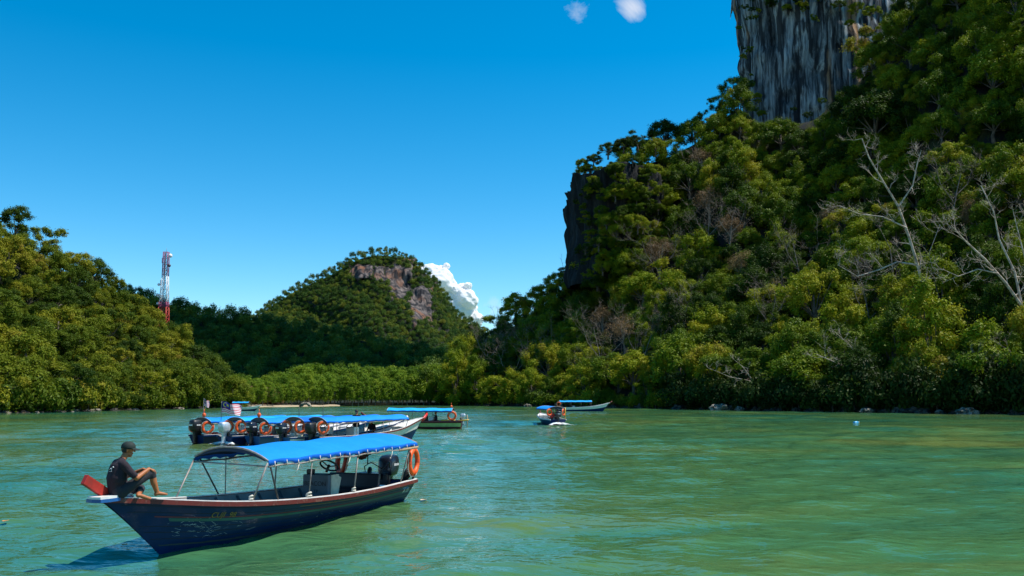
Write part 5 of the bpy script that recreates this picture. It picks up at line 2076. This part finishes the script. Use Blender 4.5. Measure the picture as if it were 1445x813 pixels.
# the man on the bow of the near boat: faces the stern, right knee up, left leg folded under it
SEAT = Vector((8.60, .05, H.g(.955) + .01))
man = empty('person', wpos(boat, SEAT), R(44))
man.scale = (.96, .96, .96)
hb_, PP = head((.115, -.0, .755), (.93, -.36, -.10))
bones = [((.0, .06, .11), (.0, -.06, .11), .135, .135, 2), ((-.01, .0, .16), (-.035, 0, .30), .158, .155, 1), ((-.035, .05, .32), (-.01, .06, .47), .145, .130, 1), ((-.035, -.05, .32), (-.01, -.06, .47), .145, .130, 1),
         ((-.005, .13, .545), (-.005, -.13, .545), .072, .072, 1), ((.0, .05, .56), (.03, .0, .60), .065, .06, 1), ((.0, -.05, .56), (.03, .0, .60), .065, .06, 1),
         ((.035, 0, .60), (.085, 0, .70), .054, .052, 0),
         # right arm, forearm on the knee
         ((.0, -.175, .54), (.075, -.235, .43), .066, .060, 1), ((.075, -.235, .43), (.13, -.262, .37), .060, .056, 1), ((.12, -.258, .375), (.175, -.265, .325), .047, .043, 0), ((.175, -.265, .325), (.40, -.17, .452), .043, .028, 0),
         # left arm behind it
         ((.0, .175, .54), (.12, .22, .38), .064, .056, 1), ((.11, .22, .385), (.18, .22, .31), .046, .043, 0), ((.18, .22, .31), (.37, -.02, .44), .043, .028, 0),
         # right leg raised
         ((.02, -.10, .115), (.26, -.15, .28), .098, .082, 2), ((.26, -.15, .28), (.455, -.15, .385), .082, .068, 2), ((.455, -.15, .385), (.475, -.15, .33), .068, .062, 2), ((.475, -.15, .34), (.50, -.148, .23), .054, .054, 0), ((.50, -.148, .23), (.565, -.145, .065), .054, .036, 0),
         ((.555, -.145, .045), (.545, -.145, .03), .038, .030, 0), ((.57, -.145, .05), (.68, -.16, .028), .036, .026, 0), ((.68, -.16, .028), (.725, -.165, .018), .026, .014, 0), ((.66, -.14, .028), (.735, -.135, .02), .024, .015, 0),
         # left leg folded, sole towards the side
         ((.02, .10, .105), (.40, .12, .115), .095, .072, 2), ((.40, .12, .115), (.33, -.04, .085), .066, .052, 2), ((.33, -.04, .085), (.25, -.17, .055), .046, .036, 0), ((.25, -.19, .05), (.23, -.21, .045), .036, .034, 0), ((.25, -.20, .045), (.36, -.265, .0), .035, .030, 0), ((.36, -.265, .0), (.41, -.28, -.02), .026, .015, 0), ((.36, -.25, .01), (.42, -.255, -.005), .022, .014, 0)]
bones += hb_ + hand((.40, -.17, .452), None, (.9, .05, -.25), (.2, 0, 1), .9, 0, 1) + hand((.37, -.02, .44), None, (.85, -.5, -.1), (.1, 0, 1), .7, 0, -1)
mo = body('body', bones, [SKIN, SHIRT, PANTS], .0085, man)
cap((.115, 0, .755), (.93, -.36, -.10), man, CAPM)
eyes(PP, man)
# hair below the cap
hm = MB()
rows = []
for i in range(13):
    a = R(95 + 170 * i / 12)
    f = Vector((.93, -.36, 0)).normalized()
    l = Vector((0, 0, 1)).cross(f)
    rows.append([PP(.093 * math.cos(a) - .005, .088 * math.sin(a), .05), PP(.094 * math.cos(a) - .005, .089 * math.sin(a), .0), PP(.080 * math.cos(a) - .005, .074 * math.sin(a), -.04)])
hm.loft(rows).build('hair', HAIR, man)
# white print on the back of the shirt
pr = MB()
for path in ([(-.13, -.095, .50), (-.145, -.07, .515), (-.15, -.05, .49), (-.155, -.055, .45)], [(-.15, -.02, .475), (-.155, .01, .485), (-.155, .03, .46)], [(-.15, -.075, .44), (-.155, -.03, .435), (-.155, .02, .43)]):
    pts = []
    for p in path:
        v = Vector(p)
        # push onto the shirt's surface
        ok, loc_, nn, _ = mo.closest_point_on_mesh(v)
        pts.append(loc_ + nn * .002 if ok else v)
    pr.tube(pts, .011, 6, flat=.4)
pr.build('shirt_print', M['print'], man)
tag(man, 'man in black shirt and dark cap sitting barefoot on the bow, one knee raised', 'person')


def simple_person(pos, rz, label, shirt, pants, sit=False, group=None, hat=None):
    e = empty('person', pos, rz)
    dz = 0.0 if sit else .44
    hb2, P2 = head((.02, 0, .74 + dz), (1, 0, 0))
    b = [((0, .06, .10 + dz), (0, -.06, .10 + dz), .13, .13, 2), ((0, 0, .15 + dz), (0, 0, .32 + dz), .13, .13, 1), ((0, .06, .34 + dz), (0, .06, .47 + dz), .12, .11, 1), ((0, -.06, .34 + dz), (0, -.06, .47 + dz), .12, .11, 1),
         ((0, .14, .54 + dz), (0, -.14, .54 + dz), .07, .07, 1), ((.01, 0, .58 + dz), (.02, 0, .68 + dz), .06, .052, 0)]
    for s in (1, -1):
        b += [((0, s * .18, .54 + dz), (.03, s * .25, .32 + dz), .062, .052, 1), ((.03, s * .25, .32 + dz), (.20, s * .20, .22 + dz), .044, .030, 0)]
        b += hand((.20, s * .20, .22 + dz), None, (.9, 0, -.3), (.3, 0, 1), .6, 0, -s)
        if sit:
            b += [((.02, s * .09, .10), (.42, s * .12, .10), .09, .066, 2), ((.42, s * .12, .10), (.44, s * .12, -.30), .06, .045, 2), ((.44, s * .12, -.33), (.60, s * .13, -.36), .04, .028, 0)]
        else:
            b += [((0, s * .09, .54), (.03, s * .10, .12), .09, .062, 2), ((.03, s * .10, .12), (.0, s * .10, -.30), .06, .042, 2), ((.0, s * .10, -.35), (.15, s * .12, -.38), .04, .028, 0)]
    b += hb2
    body('body', b, [SKIN, shirt, pants], .02, e, 3)
    if hat:
        cap((.02, 0, .74 + dz), (1, 0, 0), e, hat)
    else:
        MB().lathe([(.001, .10), (.06, .09), (.092, .05), (.096, .0), (.085, -.02)], 14, Matrix.Translation(P2(-.012, 0, .045))).build('hair', HAIR, e)
    eyes(P2, e)
    return tag(e, label, 'person', group)


simple_person(wpos(MO[4][0], (3.35, .1, .50)), R(75), 'person in a dark shirt standing on the red-tipped moored boat', SHIRT, PANTS)
simple_person(wpos(MO[4][0], (5.0, .35, .42)), R(240), 'person in dark clothes sitting at the front of the red-tipped moored boat', SHIRT, PANTS, True)
simple_person(wpos(MO[2][0], (1.9, .0, .42)), R(60), 'person in dark clothes sitting under the roof of the middle moored boat', PANTS, SHIRT, True)
simple_person(wpos(gb, (1.9, .1, .48)), R(180), 'person in a black shirt at the stern of the pale green boat', SHIRT, PANTS, True)
simple_person(wpos(gb, (2.7, -.2, .46)), R(200), 'person in dark clothes sitting in the middle of the pale green boat', PANTS, SHIRT, True)
simple_person(wpos(mv, (.95, .35, .48)), R(100), 'person in a red shirt sitting in the boat under way', REDS, PANTS, True)
simple_person(wpos(mv, (1.6, -.35, .48)), R(100), 'person in a dark shirt sitting in the boat under way', SHIRT, PANTS, True)
simple_person(wpos(fb, (.7, .0, .66)), R(0), 'person in a grey shirt and white cap steering the far blue-roofed boat', GREYS, PANTS, True, hat=M['white'])

# ================================================================== SMALL THINGS AFLOAT
p = at_z(1208, 597.5)
bt = empty('plastic_bottle', p + Vector((0, 0, .05)))
bt.rotation_euler = (0, R(80), R(20))
MB().lathe([(.01, -.28), (.15, -.27), (.16, -.1), (.155, .12), (.07, .24), (.05, .30)], 14).build('bottle_body', M['bluebottle'], bt)
MB().lathe([(.055, .30), (.055, .36), (.01, .365)], 12).build('bottle_cap', M['white'], bt)
tag(bt, 'light blue plastic container floating near the dark right bank', 'bottle')


def leaf_afloat(px, py, c, label, s):
    p = at_z(px, py)
    rows = []
    for i in range(9):
        u = i / 8
        w = .32 * math.sin(math.pi * u) ** .8 * (1 - .3 * u)
        rows.append([Vector((u - .5, -w, .03 * math.sin(u * 3) + .02)), Vector((u - .5, 0, .0)), Vector((u - .5, w, .04 * math.sin(u * 4) + .01))])
    rows2 = [[q + Vector((0, 0, -.012)) for q in rw] for rw in rows]
    o = MB().loft(rows).loft(rows2, flip=True).build('floating_leaf', paint('dead_leaf', c, .7, wear=.5, scale=6))
    o.location = p + Vector((0, 0, .03))
    o.scale = (s, s, s)
    o.rotation_euler = (0, 0, px)
    tag(o, label, 'leaf')


leaf_afloat(8, 737, (.45, .20, .06), 'orange-brown dead leaf floating left of the dark blue boat', .22)
leaf_afloat(598, 707, (.55, .42, .30), 'pale dead leaf floating behind the stern of the dark blue boat', .26)

# ================================================================== CLOUDS
def cloud(name, blobs, mat, seed, sub=5, amp=.16):
    V, F, o = [], [], 0
    for k, (c, rad, zf) in enumerate(blobs):
        bm = bmesh.new()
        bmesh.ops.create_icosphere(bm, subdivisions=sub, radius=1.0)
        for v in bm.verts:
            n = v.co.normalized()
            q = n * 1.6 + Vector((seed + k * 3.1, k, 0))
            t = mnoise.turbulence(q, 3, False, amplitude_scale=.5, frequency_scale=2.0)
            v.co = n * (1 - amp * .5 + amp * t)
        vs = np.array([v.co for v in bm.verts]) * rad * np.array([1, 1, zf]) + np.array(c)
        bm.verts.index_update()
        fs = np.array([[v.index for v in f.verts] for f in bm.faces]) + o
        V.append(vs)
        F.append(fs)
        o += len(vs)
        bm.free()
    me = np_mesh(name, np.concatenate(V), np.concatenate(F), mat, True)
    return link(name, me)


cm = bpy.data.materials.new('cloud_white')
n_, l_ = nodes_of(cm)
b_ = n_['Principled BSDF']
b_.inputs['Base Color'].default_value = (.93, .93, .94, 1)
b_.inputs['Roughness'].default_value = 1.0
b_.inputs['Specular IOR Level'].default_value = 0
tr_ = n_.new('ShaderNodeBsdfTranslucent')
tr_.inputs['Color'].default_value = (.9, .9, .92, 1)
mx_ = n_.new('ShaderNodeMixShader')
mx_.inputs[0].default_value = .3
l_.new(b_.outputs[0], mx_.inputs[1])
l_.new(tr_.outputs[0], mx_.inputs[2])
l_.new(mx_.outputs[0], n_['Material Output'].inputs['Surface'])
DC = 3000.0
bl = []
for px, py, r_ in [(604, 384, 12), (596, 388, 14), (600, 400, 22), (610, 386, 14), (622, 382, 8), (630, 376, 5), (618, 402, 24), (628, 420, 22), (640, 412, 12), (652, 408, 9), (660, 404, 6), (655, 424, 18), (645, 435, 24), (664, 436, 10), (600, 440, 34), (630, 455, 30), (668, 452, 14), (655, 462, 20)]:
    bl.append((tuple(at_depth(px, py, DC + random.uniform(-30, 30))), r_ * 1.12 * DC / FPX, .9))
tag(cloud('cloud', bl, cm, 3.0), 'white cumulus cloud behind the shoulder of the distant peak', 'cloud')
# the cloud overhead whose shadow lies on the low ridge
hc = 560.0
g0 = Vector((-140, 540, 40))
cc = g0 + sdir * ((hc - 40) / sdir.z)
rc = random.Random(5)
bl = []
for k in range(14):
    bl.append(((cc.x + rc.uniform(-105, 105), cc.y + rc.uniform(-95, 95), hc + rc.uniform(-8, 25)), rc.uniform(55, 85), .5))
tag(cloud('cloud', bl, cm, 9.0, sub=4), 'broad white cumulus cloud high overhead shading the low dark ridge', 'cloud')
